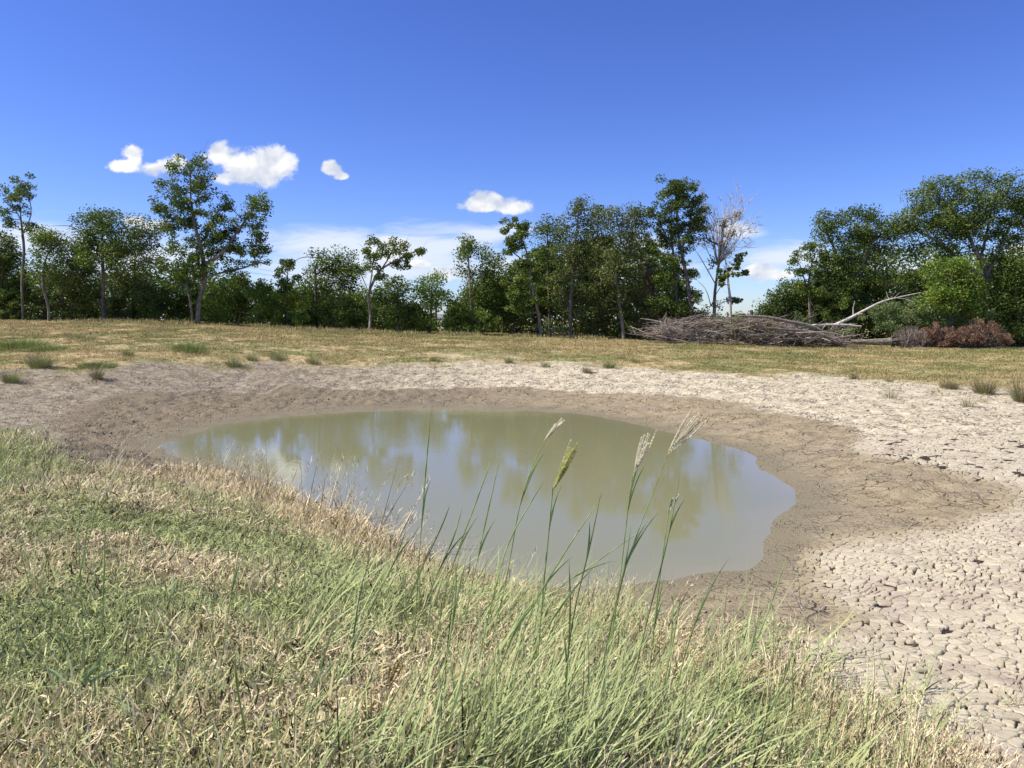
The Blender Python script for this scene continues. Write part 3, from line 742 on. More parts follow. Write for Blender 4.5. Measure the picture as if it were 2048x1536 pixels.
def wood_mesh(nodes, parent, r, mat):
    acc = Acc()
    for i in range(len(nodes)):
        p = parent[i]
        if p < 0: continue
        ra = min(r[p], r[i] * 1.8 + .004); rb = r[i]
        acc.add(*tube([nodes[p], nodes[i]], [ra, rb], 6 if rb > .05 else 4))
    return acc.mesh('wood', mat)
def tree(name, label, Y, trunks, bl, leaf='green', bark=BARK, dens=1.0, size=.115, trunk_r=.13, cat='tree', group=None, spread=.56, gap=.60, per=40, twigs=0, fill=1.0):
    k = Y / FPX
    tp = []
    for pl in trunks:
        w3 = []
        for (u, v) in pl:
            w3.append(P(u, v, Y + (rng.normal(0, .25) if w3 else 0)))
        if pl is trunks[0] or abs(pl[0][1] - trunks[0][0][1]) < 12:
            w3[0][2] = h1(w3[0][0], w3[0][1]) - .05
        tp.append(smoothline(w3, 3))
    cs = []
    for (u, v, ru, rv) in bl:
        c = P(u, v, Y); rx, rz = ru * k, rv * k; ry = max(.6, .8 * (rx + rz) / 2)
        c[1] += rng.uniform(-.35, .35) * ry
        vol = 4.19 * rx * rz * ry; n = max(6, int(vol / gap ** 3 * 1.45 * dens))
        g = rng.normal(0, 1, (n, 3)); g /= np.linalg.norm(g, axis=1)[:, None]; g *= (rng.random((n, 1)) ** .42)
        q = c + g * np.array([rx, ry, rz]) * 1.08
        cs.append(q)
    cs = np.concatenate(cs) if cs else np.zeros((0, 3))
    gz = H(cs[:, 0], cs[:, 1], False); cs[:, 2] = np.maximum(cs[:, 2], gz + .15)
    nodes, par, r, cnt = grow(tp, cs, .011, .5, trunk_r)
    for i in range(len(tp[0])): r[i] = max(r[i], trunk_r * (1 - .8 * i / len(tp[0])))
    r *= .82
    base = tp[0][0].copy(); base[2] += .05
    e = empty(name, base, label, cat, group)
    me = wood_mesh(nodes, par, r, bark)
    if twigs:
        acc = Acc()
        for _ in range(twigs):
            j = rng.integers(len(cs)); a = cs[j]; dirn = (a - nodes[0]) * .03 + rng.normal(0, .38, 3)
            m = a + dirn * rng.uniform(.5, 1.3)
            acc.add(*tube([a, (a + m) / 2 + rng.normal(0, .06, 3), m], [.014, .009, .003], 3))
        t_ = tag(link('twigs', acc.mesh('twigs', bark), e), kind='stuff')
    link('trunk', me, e)
    V, F, ti = leaves(cs, max(3, int(per * 2.8)), spread * rng.uniform(.75, 1.2, len(cs)), size)
    link('crown', mesh_from('crown', V, F, LEAF[leaf], False, dict(tint=ti)), e)
    return e
TG = 'trees along the edge of the field'; BG = 'bushes under the treeline'
def bush(name, label, Y, bl, leaf='green', **kw):
    u, v = bl[0][0], bl[0][1]
    kw.setdefault('trunk_r', .05); kw.setdefault('cat', 'bush'); kw.setdefault('group', BG)
    vb = 690
    return tree(name, label, Y, [[(u, vb), (u + 3, (v + 650) / 2)], [(u, vb), (u - 12, (v + 650) / 2)]], bl, leaf, BARK, **kw)
# --- left group
tree('slender_tree', 'tall thin tree at the left edge with a feathery top over a bare stem', 42, [[(46, 642), (44, 560), (48, 500), (42, 440), (38, 370)], [(42, 440), (20, 400)], [(44, 470), (62, 430), (58, 390)]],
     [(38, 365, 30, 22), (20, 385, 22, 16), (58, 385, 18, 18), (30, 420, 38, 22), (60, 450, 16, 14), (10, 440, 16, 18), (42, 398, 30, 20)], 'dark', BARKG, size=.115, trunk_r=.09, dens=.8, spread=.32, per=26, group=TG, twigs=20)
tree('leafy_tree', 'dark tree cut off by the left edge of the view', 43, [[(6, 642), (4, 560), (10, 500)]], [(8, 500, 26, 24), (18, 545, 34, 36), (-30, 520, 50, 60), (5, 590, 40, 30)], 'dark', group=TG)
tree('crooked_tree', 'low crooked tree with a pale curved trunk, second from the left', 41, [[(98, 643), (96, 610), (86, 572), (88, 530), (104, 490)], [(88, 566), (66, 540), (50, 530)], [(90, 540), (118, 505)]],
     [(105, 490, 34, 24), (85, 510, 28, 22), (125, 510, 26, 26), (70, 545, 24, 20), (110, 545, 34, 22), (88, 470, 16, 8)], 'green', BARKG, trunk_r=.10, group=TG, dens=.9, twigs=16)
tree('leafy_tree', 'dark leafy tree between the crooked tree and the straight-trunked tree', 43, [[(127, 643), (126, 590), (135, 520)], [(144, 643), (143, 590), (140, 540)]],
     [(140, 500, 36, 26), (150, 535, 40, 28), (125, 560, 34, 26), (160, 580, 40, 30)], 'olive', group=TG, trunk_r=.1)
tree('straight_tree', 'round-topped tree with a thick straight dark trunk, left of the big ragged tree', 41, [[(208, 645), (207, 600), (206, 540), (204, 490), (206, 440)], [(206, 520), (175, 480), (160, 450)], [(206, 500), (240, 465), (250, 450)], [(205, 545), (240, 515), (265, 500)], [(165, 465), (140, 452), (102, 452)]],
     [(207, 430, 28, 16), (190, 448, 40, 22), (230, 450, 34, 24), (176, 478, 30, 24), (212, 485, 52, 30), (165, 515, 26, 18), (245, 500, 30, 22), (200, 525, 48, 18)], 'green', BARK, trunk_r=.16, dens=.95, group=TG, twigs=30)
tree('leafy_tree', 'bushy tree with sky showing through its top, touching the big ragged tree', 43, [[(266, 643), (267, 590), (270, 520), (268, 460)], [(269, 520), (300, 470)]],
     [(268, 450, 30, 18), (300, 462, 28, 18), (280, 482, 42, 20), (262, 515, 38, 22), (305, 520, 30, 20), (265, 560, 50, 34), (330, 455, 16, 10)], 'olive', group=TG, dens=.85, twigs=20)
tree('ragged_tree', 'big ragged tree with two trunks and a tall pointed crown reaching the cloud', 40.5, [[(395, 648), (398, 610), (408, 560), (405, 510), (392, 460), (382, 400), (380, 330)], [(386, 646), (380, 600), (372, 560), (380, 510)], [(406, 530), (440, 510), (470, 470), (505, 420), (515, 400)], [(408, 556), (445, 545), (490, 535), (520, 520)], [(392, 455), (350, 440), (312, 412)], [(385, 420), (352, 380), (340, 345)]],
     [(385, 322, 22, 16), (405, 345, 18, 18), (352, 338, 14, 12), (378, 365, 36, 24), (408, 385, 18, 26), (335, 372, 16, 12), (372, 405, 40, 26), (312, 410, 20, 14), (330, 425, 22, 12), (375, 440, 40, 24), (350, 455, 18, 14),
      (430, 425, 26, 20), (455, 408, 20, 16), (440, 455, 36, 24), (500, 405, 20, 16), (524, 398, 18, 20), (515, 432, 34, 20), (488, 460, 40, 22), (455, 490, 44, 24), (405, 480, 38, 26), (520, 480, 28, 22), (532, 510, 18, 18), (490, 515, 36, 18),
      (395, 520, 48, 24), (372, 555, 36, 22), (440, 530, 40, 18), (345, 500, 20, 18), (340, 540, 30, 24)], 'green', BARKG, trunk_r=.17, dens=.95, spread=.36, gap=.55, per=30, group=TG, twigs=70)
# --- middle
tree('pyramid_tree', 'small pyramid-shaped tree with a yellow-green tip, left of the drooping dead branch', 41, [[(575, 655), (574, 600), (576, 530)]], [(577, 530, 10, 12), (576, 552, 20, 14), (566, 578, 30, 18), (585, 590, 26, 20), (562, 610, 44, 20), (572, 638, 52, 16)], 'bright', group=TG, trunk_r=.09, gap=.5, spread=.3)
tree('leafy_tree', 'rounded tree with a loose top behind the bushes left of the umbrella-shaped tree', 43, [[(632, 660), (632, 600), (630, 540), (640, 515)], [(631, 550), (680, 520)], [(632, 515), (612, 514), (594, 519), (590, 530)]],
     [(640, 516, 26, 14), (680, 516, 26, 16), (660, 532, 44, 18), (700, 540, 18, 16), (640, 560, 44, 24), (690, 565, 40, 24), (640, 600, 50, 30)], 'green', group=TG, dens=.9, twigs=14)
tree('umbrella_tree', 'thin forked tree with a flat umbrella-shaped top leaning right', 40.5, [[(738, 664), (741, 630), (737, 590), (742, 560), (748, 510)], [(738, 584), (752, 555), (775, 520), (790, 490)], [(739, 580), (760, 540), (820, 508), (838, 497)], [(737, 584), (722, 548)]],
     [(748, 492, 20, 14), (735, 510, 18, 14), (760, 512, 24, 12), (795, 488, 18, 12), (808, 502, 22, 14), (780, 505, 24, 14), (815, 520, 16, 12), (785, 528, 20, 10), (840, 498, 8, 8), (722, 540, 16, 10), (742, 536, 18, 12), (762, 552, 12, 8)], 'green', BARKG, trunk_r=.10, dens=.9, spread=.28, gap=.5, per=24, group=TG, twigs=20)
tree('leafy_tree', 'low rounded tree just right of the umbrella-shaped tree', 42, [[(798, 664), (796, 620), (795, 575)]], [(795, 572, 24, 14), (780, 592, 34, 20), (815, 596, 30, 22), (798, 625, 46, 26), (760, 600, 20, 18)], 'dark', group=TG, gap=.55)
tree('leafy_tree', 'small bright tree on the left side of the gap with the house', 42, [[(858, 664), (862, 620), (864, 570)]], [(866, 565, 24, 16), (858, 588, 30, 18), (880, 596, 16, 14), (850, 615, 26, 18), (842, 640, 24, 16)], 'bright', group=TG, gap=.52)
tree('leafy_tree', 'leafy tree with a thin upright tip right of the gap with the house', 42, [[(945, 668), (942, 600), (938, 540), (935, 480)], [(942, 600), (965, 550), (985, 520)]],
     [(935, 484, 8, 12), (936, 510, 14, 18), (960, 500, 22, 16), (980, 525, 24, 22), (948, 545, 26, 22), (985, 560, 28, 24), (955, 585, 44, 26), (930, 620, 44, 28), (985, 610, 40, 30)], 'green', BARKG, group=TG, dens=.95, twigs=16, gap=.55)
tree('leaning_tree', 'slim pale-barked tree leaning left with a high separate crown', 40.5, [[(1083, 672), (1076, 625), (1064, 575), (1058, 540), (1052, 500), (1036, 460)], [(1068, 590), (1048, 558)], [(1058, 530), (1020, 500)]],
     [(1030, 445, 22, 14), (1022, 468, 24, 18), (1040, 485, 20, 14), (1018, 495, 14, 12), (1048, 455, 12, 16), (1045, 535, 26, 18), (1060, 560, 24, 16), (1028, 560, 22, 18), (1045, 600, 36, 26)], 'green', BARKG, trunk_r=.11, group=TG, spread=.3, gap=.52, twigs=22)
tree('leafy_tree', 'dark narrow tree behind the leaning pale-barked tree', 43.5, [[(1100, 672), (1098, 600), (1094, 460)]], [(1092, 452, 20, 14), (1088, 478, 26, 20), (1100, 510, 30, 28), (1092, 550, 34, 30), (1095, 600, 40, 34), (1120, 470, 16, 18)], 'dark', group=TG)
tree('olive_tree', 'tall olive-green tree with a narrow pointed top in the middle clump', 41.5, [[(1142, 674), (1140, 620), (1146, 540), (1152, 470), (1158, 415)], [(1142, 600), (1122, 570), (1112, 560)], [(1128, 674), (1126, 620), (1120, 590)]],
     [(1158, 408, 14, 16), (1162, 432, 20, 16), (1138, 448, 26, 20), (1165, 462, 30, 22), (1132, 485, 30, 26), (1165, 505, 34, 28), (1135, 535, 34, 28), (1168, 560, 34, 30), (1135, 590, 34, 26), (1165, 615, 40, 28)], 'olive', BARKG, trunk_r=.12, group=TG, per=36, twigs=40)
tree('olive_tree', 'olive tree with a small domed top, between the pointed and the broad olive trees', 43, [[(1192, 676), (1194, 600), (1196, 430)]], [(1195, 428, 16, 16), (1196, 458, 24, 24), (1202, 500, 30, 28), (1198, 545, 30, 30), (1200, 600, 40, 34)], 'olive', group=TG)
tree('olive_tree', 'broad olive tree with a spreading domed crown and a pale leaning trunk', 41, [[(1247, 676), (1244, 640), (1236, 590), (1232, 550), (1240, 490), (1246, 430)], [(1233, 560), (1262, 500), (1272, 450)]],
     [(1246, 422, 30, 14), (1225, 440, 28, 18), (1268, 430, 22, 18), (1250, 462, 42, 22), (1222, 485, 34, 24), (1262, 500, 26, 20), (1238, 520, 44, 28), (1222, 560, 40, 28), (1262, 560, 24, 26), (1240, 600, 46, 30)], 'olive', BARKG, trunk_r=.14, group=TG, per=36, twigs=50)
tree('twin_trunk_tree', 'dark tree with bare slanting limbs between the broad olive tree and the tallest tree', 42, [[(1312, 676), (1310, 620), (1300, 570), (1284, 520), (1272, 480)], [(1306, 590), (1298, 540), (1286, 490)]],
     [(1275, 470, 16, 16), (1300, 550, 26, 20), (1296, 590, 34, 28), (1318, 630, 34, 26), (1290, 640, 30, 26)], 'sparse', BARK, trunk_r=.13, group=TG, twigs=30)
tree('tall_tree', 'tallest dark tree of the middle clump with two long bare trunks', 40.5, [[(1386, 640), (1378, 580), (1366, 520), (1356, 460), (1352, 380)], [(1356, 640), (1352, 580), (1346, 500), (1335, 430)], [(1362, 500), (1390, 440), (1412, 420)], [(1346, 500), (1316, 440)]],
     [(1345, 372, 42, 16), (1375, 372, 26, 14), (1330, 392, 30, 20), (1372, 396, 34, 20), (1348, 420, 38, 22), (1312, 424, 18, 20), (1408, 416, 22, 16), (1385, 430, 28, 20), (1325, 450, 30, 20), (1362, 455, 34, 22), (1395, 450, 16, 14), (1340, 485, 36, 24), (1378, 485, 20, 20), (1330, 520, 28, 22), (1360, 520, 28, 22), (1384, 545, 10, 10), (1390, 590, 8, 14), (1335, 560, 32, 26), (1330, 605, 36, 30), (1362, 600, 22, 30)], 'dark', BARK, trunk_r=.14, group=TG, spread=.36, gap=.54, per=34, twigs=30)
def bare_limbs(e, Y, root_uv, tips, mat, r0=.035):
    acc = Acc()
    for (u, v) in tips:
        a = P(*root_uv, Y); b = P(u, v, Y + rng.normal(0, .9)); m = (a + b) / 2 + rng.normal(0, .22, 3)
        ln = smoothline([a, m, b], 3); acc.add(*tube(ln, np.linspace(r0, .006, len(ln)), 4))
        for q in range(5):
            i = rng.integers(2, len(ln)); c = ln[i]; dd = (b - a) * rng.uniform(.15, .32) + rng.normal(0, .32, 3)
            mm = c + dd * .5 + rng.normal(0, .05, 3); acc.add(*tube([c, mm, c + dd], [.017, .011, .005], 3))
            for _ in range(5):
                d2 = dd * .35 + rng.normal(0, .16, 3); acc.add(*tube([mm, mm + d2], [.010, .004], 3))
    return tag(link('dead_twigs', acc.mesh('dead_twigs', mat), e), kind='stuff')
e = tree('half_dead_tree', 'half-dead tree with a fan of bare pale twigs, right of the tallest dark tree', 40.5, [[(1430, 640), (1429, 600), (1433, 560), (1440, 510), (1445, 450)], [(1432, 570), (1415, 540), (1396, 508), (1388, 500)], [(1431, 590), (1446, 565), (1452, 545)], [(1422, 612), (1412, 580), (1394, 560)]],
     [(1400, 455, 14, 10), (1412, 480, 12, 12), (1432, 510, 20, 14), (1436, 530, 18, 12), (1456, 470, 10, 8), (1474, 432, 6, 6), (1448, 448, 12, 10), (1440, 490, 14, 10), (1395, 440, 10, 8), (1432, 612, 22, 12)], 'sparse', BARKG, trunk_r=.13, group=TG, spread=.26, gap=.5, per=7, size=.12, twigs=60)
bare_limbs(e, 40.5, (1436, 530), [(1400, 440), (1412, 428), (1428, 420), (1444, 416), (1460, 415), (1476, 418), (1484, 432), (1492, 452), (1496, 466), (1484, 480), (1404, 470), (1398, 490), (1450, 440), (1466, 440), (1420, 450), (1410, 415), (1436, 422), (1452, 412), (1470, 408), (1488, 424), (1498, 455), (1476, 462), (1408, 458), (1462, 500), (1480, 500)], BARKW)
tree('bleached_tree', 'slim bleached white trunk with a few leafy twigs beside the half-dead tree', 40, [[(1463, 640), (1461, 610), (1457, 570), (1452, 530), (1448, 500)], [(1456, 556), (1470, 530), (1480, 515)], [(1460, 600), (1475, 600)]],
     [(1480, 518, 14, 12), (1470, 532, 12, 10), (1452, 545, 16, 12), (1484, 552, 12, 10), (1442, 560, 12, 10), (1468, 600, 14, 6)], 'dark', BARKW, trunk_r=.085, group=TG, spread=.2, gap=.45, per=18, size=.14, twigs=18)
# --- right group
tree('leafy_tree', 'low dark tree sloping to the gap at the left end of the right-hand grove', 43, [[(1570, 684), (1572, 640), (1576, 600)]], [(1536, 612, 20, 12), (1556, 596, 26, 20), (1584, 580, 26, 20), (1560, 625, 34, 24), (1600, 610, 36, 30), (1528, 628, 18, 12)], 'dark', group=TG, gap=.56)
tree('leafy_tree', 'airy tree with light showing through at the left shoulder of the right-hand grove', 42, [[(1622, 684), (1620, 620), (1618, 560), (1625, 520)], [(1619, 590), (1606, 550), (1600, 530)], [(1619, 570), (1640, 530)]],
     [(1615, 498, 28, 12), (1640, 505, 26, 16), (1600, 516, 20, 14), (1596, 545, 16, 14), (1632, 540, 26, 14), (1605, 575, 24, 16), (1640, 580, 34, 26)], 'green', BARKG, group=TG, spread=.3, gap=.54, twigs=20, per=28)
tree('leafy_tree', 'large domed tree left of the giant spreading tree', 42, [[(1705, 686), (1706, 620), (1702, 560), (1700, 480)], [(1703, 570), (1740, 500), (1760, 450)], [(1703, 570), (1670, 500), (1652, 460)]],
     [(1652, 440, 18, 16), (1680, 440, 28, 16), (1712, 428, 32, 18), (1748, 432, 30, 18), (1660, 470, 28, 20), (1705, 462, 42, 24), (1755, 465, 36, 24), (1665, 505, 32, 22), (1710, 505, 44, 26), (1760, 505, 34, 24), (1640, 470, 20, 20), (1785, 470, 26, 20), (1730, 480, 40, 24), (1640, 525, 30, 24), (1660, 560, 40, 26), (1690, 545, 44, 26), (1740, 550, 36, 20), (1680, 590, 50, 30), (1720, 620, 46, 30)], 'dark', trunk_r=.15, group=TG, gap=.6, per=34, twigs=30)
tree('spreading_tree', 'giant spreading tree with forked limbs and the highest crown on the right', 41.5, [[(1976, 688), (1975, 600), (1974, 545), (1950, 500), (1925, 440)], [(1974, 548), (2000, 500), (2020, 450)], [(1973, 560), (1920, 520), (1870, 480), (1830, 460)], [(1960, 520), (1975, 460), (1985, 400)], [(1925, 440), (1880, 400)]],
     [(1855, 382, 30, 20), (1838, 408, 28, 20), (1880, 372, 30, 14), (1915, 368, 34, 18), (1955, 358, 34, 14), (1990, 362, 34, 14), (2030, 370, 34, 20), (1870, 405, 40, 22), (1920, 400, 44, 24), (1975, 395, 46, 24), (2030, 410, 40, 26), (2075, 410, 50, 50),
      (1815, 430, 30, 20), (1860, 440, 44, 22), (1915, 438, 46, 22), (1975, 435, 46, 22), (2030, 450, 36, 22), (1810, 465, 38, 20), (1870, 475, 36, 18), (1925, 472, 36, 16), (1985, 470, 36, 16), (1790, 445, 26, 20), (1845, 455, 40, 24), (1900, 455, 50, 24), (1950, 450, 50, 24), (2010, 470, 40, 26), (1840, 500, 34, 16), (1905, 500, 20, 10), (2035, 490, 26, 18), (1950, 500, 30, 14), (2000, 520, 24, 16), (1890, 520, 26, 10)], 'green', BARKG, trunk_r=.24, group=TG, gap=.6, per=34, twigs=60)
tree('round_tree', 'round bright green tree in front of the giant spreading tree', 40, [[(1898, 686), (1900, 620), (1905, 550)]], [(1905, 530, 34, 20), (1885, 552, 34, 24), (1928, 558, 34, 24), (1905, 585, 50, 28), (1870, 600, 34, 26), (1940, 605, 30, 26)], 'bright', group=TG, gap=.52, trunk_r=.1)
tree('leafy_tree', 'very dark tree filling the right edge below the giant crown', 41, [[(2040, 690), (2036, 620), (2030, 560)]], [(2020, 525, 34, 22), (2045, 545, 34, 34), (2000, 560, 34, 28), (2030, 600, 44, 36), (1990, 610, 30, 30), (2060, 660, 50, 40), (2010, 650, 40, 30), (2090, 590, 40, 60)], 'dark', group=TG, gap=.56)
tree('leafy_tree', 'dark tree filling the hollow between the domed tree and the round bright tree', 44, [[(1800, 686), (1802, 620), (1806, 570)]], [(1800, 555, 34, 16), (1835, 545, 30, 18), (1780, 580, 36, 26), (1825, 585, 44, 28), (1800, 625, 60, 32)], 'dark', group=TG, gap=.6)
# --- bushes (understorey), each its own plant
bl_ = [
 ('tall dark shrub filling in left of the leaning pale trunk', 44.5, [(1005, 560, 40, 30), (1010, 600, 50, 40)], 'dark'), ('tall dark shrub between the leaning pale trunk and the pointed olive tree', 44.5, [(1075, 540, 40, 40), (1080, 600, 46, 44)], 'dark'),
 ('tall shrub in the shade behind the small-domed olive tree', 44.5, [(1180, 520, 44, 40), (1190, 590, 50, 44)], 'olive'), ('tall dark shrub filling the gap left of the tallest tree', 44.5, [(1292, 500, 30, 34), (1300, 570, 44, 44)], 'dark'),
 ('tall dark shrub at the right foot of the tallest tree', 44.0, [(1362, 570, 24, 36), (1355, 620, 34, 30)], 'dark'), ('shrub under the left shoulder of the right-hand grove', 43.5, [(1625, 600, 50, 34), (1600, 640, 50, 24)], 'green'),
 ('tall dark shrub under the domed tree', 44.0, [(1715, 570, 56, 36), (1740, 620, 60, 34)], 'dark'), ('tall dark shrub behind the trunk of the giant tree', 44.0, [(1965, 560, 40, 40), (1960, 620, 50, 40)], 'dark'),
 ('dark bush at the foot of the leftmost trees', 42.5, [(25, 610, 40, 30)], 'dark'), ('low bush behind the crooked pale trunk', 42.8, [(88, 608, 36, 32)], 'olive'),
 ('bush between the crooked tree and the thick straight trunk', 42.6, [(165, 612, 40, 32)], 'green'), ('rounded bush right of the thick straight trunk', 42.4, [(240, 608, 36, 34)], 'olive'),
 ('dark bush left of the twin trunks of the ragged tree', 42.2, [(305, 605, 42, 36)], 'dark'), ('dark bush directly behind the twin trunks of the ragged tree', 43.0, [(365, 600, 40, 38)], 'dark'),
 ('sunlit bush right of the twin trunks of the ragged tree', 41.4, [(432, 598, 32, 26), (430, 628, 36, 20)], 'bright'), ('dark brownish bush under the right arm of the ragged tree', 42.0, [(478, 600, 34, 40), (470, 560, 34, 16)], 'dark'),
 ('bright low bush left of the pyramid-shaped tree', 41.0, [(525, 612, 28, 32), (515, 580, 26, 20)], 'bright'), ('dark bush right of the pyramid-shaped tree', 42.0, [(620, 630, 34, 30)], 'dark'),
 ('lit bush with a rounded top left of the umbrella-shaped tree', 41.2, [(668, 618, 34, 32), (690, 640, 30, 20)], 'green'), ('bush hugging the thin stem of the umbrella-shaped tree', 41.8, [(715, 610, 30, 34), (722, 645, 26, 18)], 'green'),
 ('dark bush at the foot of the small bright tree by the gap', 42.2, [(828, 640, 34, 26)], 'dark'), ('bush on the right side of the gap with the house', 41.6, [(912, 632, 30, 30)], 'green'),
 ('bright bush in front of the tree with the thin upright tip', 41, [(968, 640, 34, 24)], 'green'), ('dark bush left of the leaning pale trunk', 42, [(1025, 636, 34, 30)], 'dark'),
 ('low green bush right of the leaning pale trunk', 41.2, [(1105, 655, 32, 14)], 'pale'), ('bush at the feet of the olive trees', 41.8, [(1190, 645, 40, 26)], 'olive'),
 ('bush right of the pale leaning trunk of the broad olive tree', 41.4, [(1265, 640, 34, 30)], 'green'), ('dark bush at the foot of the tallest tree behind the brush pile', 42.0, [(1345, 640, 40, 26)], 'dark'),
 ('thin pale bush behind the brush pile in the sky gap', 42.5, [(1400, 628, 24, 14)], 'pale'), ('pale green bush left of the raised dead branch', 41.0, [(1600, 650, 44, 20)], 'pale'),
 ('dark bush behind the crossing logs', 42.0, [(1660, 625, 44, 34)], 'green'), ('pale grey-green willowy bush right of the raised dead branch', 40.2, [(1785, 632, 50, 34)], 'pale'),
 ('pale bush behind the root ball', 40.4, [(1842, 630, 40, 38)], 'pale'), ('green bush right behind the brown dead heap', 40.6, [(1908, 628, 48, 36), (1956, 636, 30, 28)], 'pale'),
 ('yellow-green weeds under the raised dead branch', 39.8, [(1690, 664, 22, 10)], 'pale'), ('small round sapling standing in the sky gap', 44, [(1484, 634, 12, 7)], 'dark'),
]
for lab, Y, bb, lf in bl_:
    bush('bush', lab, Y, bb, lf, gap=.5, spread=.34, per=32, size=.115 if lf != 'pale' else .09)
# far-off wood behind, one mass
def woods():
    prof = [(-250, 530), (0, 545), (120, 550), (300, 535), (420, 545), (520, 575), (600, 580), (700, 585), (790, 605), (862, 632), (870, 662), (892, 662), (902, 620), (940, 580), (1020, 535), (1100, 495), (1180, 475), (1290, 480), (1340, 520), (1372, 590), (1392, 640), (1518, 642), (1560, 612), (1620, 560), (1700, 500), (1850, 490), (1980, 510), (2350, 480)]
    us = np.array([p[0] for p in prof]); vs = np.array([p[1] for p in prof])
    n = 9500; u = rng.uniform(-250, 2350, n); top = np.interp(u, us, vs) + rng.normal(0, 6, n)
    Y = rng.uniform(46, 52, n)
    v = top + (690 - top) * rng.random(n) ** .8
    q = np.array([P(a, b, c) for a, b, c in zip(u, v, Y)])
    q = q[(v < 686) & (np.abs(u - 881) > 14)]
    V, F, ti = leaves(q, 28, .65, .19)
    return mesh_from('woods', V, F, LEAF['dark'], False, dict(tint=ti * .8))
tag(link('woods', woods()), 'dark wood behind the front row of trees', kind='stuff')
# ------------------------------------------------------------------ house in the gap, pole and wires
def flatmat(name, c, rough=.8):
    m = newmat(name); t = NT(m.node_tree); pos = t.n('ShaderNodeNewGeometry').outputs['Position']
    nz = t.noise(pos, 6, 4); cc = t.mix(nz, tuple(q * .85 for q in c), tuple(min(1, q * 1.12) for q in c))
    b = t.n('ShaderNodeBsdfPrincipled', ins={'Base Color': cc, 'Roughness': rough}); t.n('ShaderNodeOutputMaterial', ins={'Surface': b.outputs[0]}); return m
def box(x0, x1, y0, y1, z0, z1):
    V = np.array([(x, y, z) for z in (z0, z1) for y in (y0, y1) for x in (x0, x1)], float)
    F = np.array([(0, 1, 3, 2), (4, 6, 7, 5), (0, 4, 5, 1), (1, 5, 7, 3), (3, 7, 6, 2), (2, 6, 4, 0)]); return V, F
def boxobj(name, mat, parent, *b):
    V, F = box(*b); return link(name, mesh_from(name, V, F, mat), parent)
MW = flatmat('white_siding', (.62, .62, .60)); MR = flatmat('grey_shingle', (.20, .20, .21)); MG = flatmat('dark_glass', (.03, .035, .04), .15); MP = flatmat('pole_wood', (.20, .15, .11))
hc = P(882, 660, 78); hg = h1(hc[0], hc[1])
hs = empty('house', (hc[0], hc[1], hg), 'small white house with a grey roof glimpsed through the gap in the trees', 'house')
top_w = P(0, 641, 78)[2]; top_r = P(0, 627, 78)[2]
boxobj('wall', MW, hs, hc[0] - 5, hc[0] + 4, 78, 84, hg - .1, top_w)
V = np.array([(hc[0] - 5.4, 77.6, top_w), (hc[0] + 4.4, 77.6, top_w), (hc[0] + 4.4, 84.4, top_w), (hc[0] - 5.4, 84.4, top_w), (hc[0] - 5.0, 81, top_r), (hc[0] + 4.0, 81, top_r),
              ]); V2 = V.copy(); V2[:, 2] -= .12
rf = link('roof', mesh_from('roof', V, [np.array([(0, 1, 5, 4), (2, 3, 4, 5), (0, 3, 2, 1)]), np.array([(1, 2, 5), (3, 0, 4)])], MR), hs)
for wx in (-2.2, .3, 2.4):
    wn = boxobj('window', MG, hs, hc[0] + wx, hc[0] + wx + .9, 77.96, 78.05, hg + .45, min(hg + 1.3, top_w - .12))
px, py = P(872, 640, 70)[:2]; pg = h1(px, py); pt = P(872, 575, 70)[2]
pe = empty('utility_pole', (px, py, pg), 'wooden utility pole standing in front of the small house', 'pole')
V, F = tube([(px, py, pg - .1), (px, py, pt)], [.14, .10], 8); link('post', mesh_from('post', V, F, MP, True), pe)
boxobj('crossarm', MP, pe, px - .9, px + .9, py - .16, py - .09, pt - .45, pt - .32)
for i, (u0, v0, Y0, dx, sag) in enumerate([(-260, 372, 50, -.8, .9), (-260, 412, 50, .8, .9)]):
    a = P(u0, v0, Y0); b = np.array([px + dx, py - .12, pt - .3]); t = np.linspace(0, 1, 40)[:, None]
    ln = a * (1 - t) + b * t; ln[:, 2] -= (sag * 4 * t * (1 - t))[:, 0]
    V, F = tube(ln, .009, 4)
    tag(link('power_line', mesh_from('power_line', V, F, flatmat('wire', (.05, .05, .05)), True)), ['upper power line crossing the sky behind the left trees', 'lower power line crossing the sky behind the left trees'][i], 'power line', 'power lines over the trees')

# ------------------------------------------------------------------ brush pile
def log(name, label, px_, Y, r0, r1, mat=WOOD, cat='log', parent=None, group=None, jitter=.1, sides=9, snags=5):
    pp = []
    for i, q in enumerate(px_):
        yy = Y[i] if isinstance(Y, (list, tuple)) else Y
        pp.append(P(q[0], q[1], yy))
    ln = smoothline(pp, 5); n = len(ln)
    rr = np.linspace(r0, r1, n) * (1 + rng.normal(0, .05, n))
    acc = Acc(); acc.add(*tube(ln, rr, sides))
    # end discs
    for e_, r_ in ((ln[0], rr[0]), (ln[-1], rr[-1])):
        acc.add(*tube([e_ - (ln[1] - ln[0]) * 1e-3, e_], [r_ * .98, r_ * .05], sides))
    for _ in range(snags):
        i = rng.integers(n // 4, n - 1); d = (ln[i] - ln[i - 1]); d /= np.linalg.norm(d)
        d2 = d * .6 + rng.normal(0, .6, 3); L = rng.uniform(.25, .9)
        acc.add(*tube([ln[i], ln[i] + d2 * L * .5, ln[i] + d2 * L + rng.normal(0, .08, 3)], [rr[i] * .4, rr[i] * .25, .006], 5))
    me = acc.mesh(name, mat)
    o = link(name, me, parent)
    if parent is None: tag(o, label, cat, group)
    return o
PG = 'fallen trunks and branches of the brush heap'
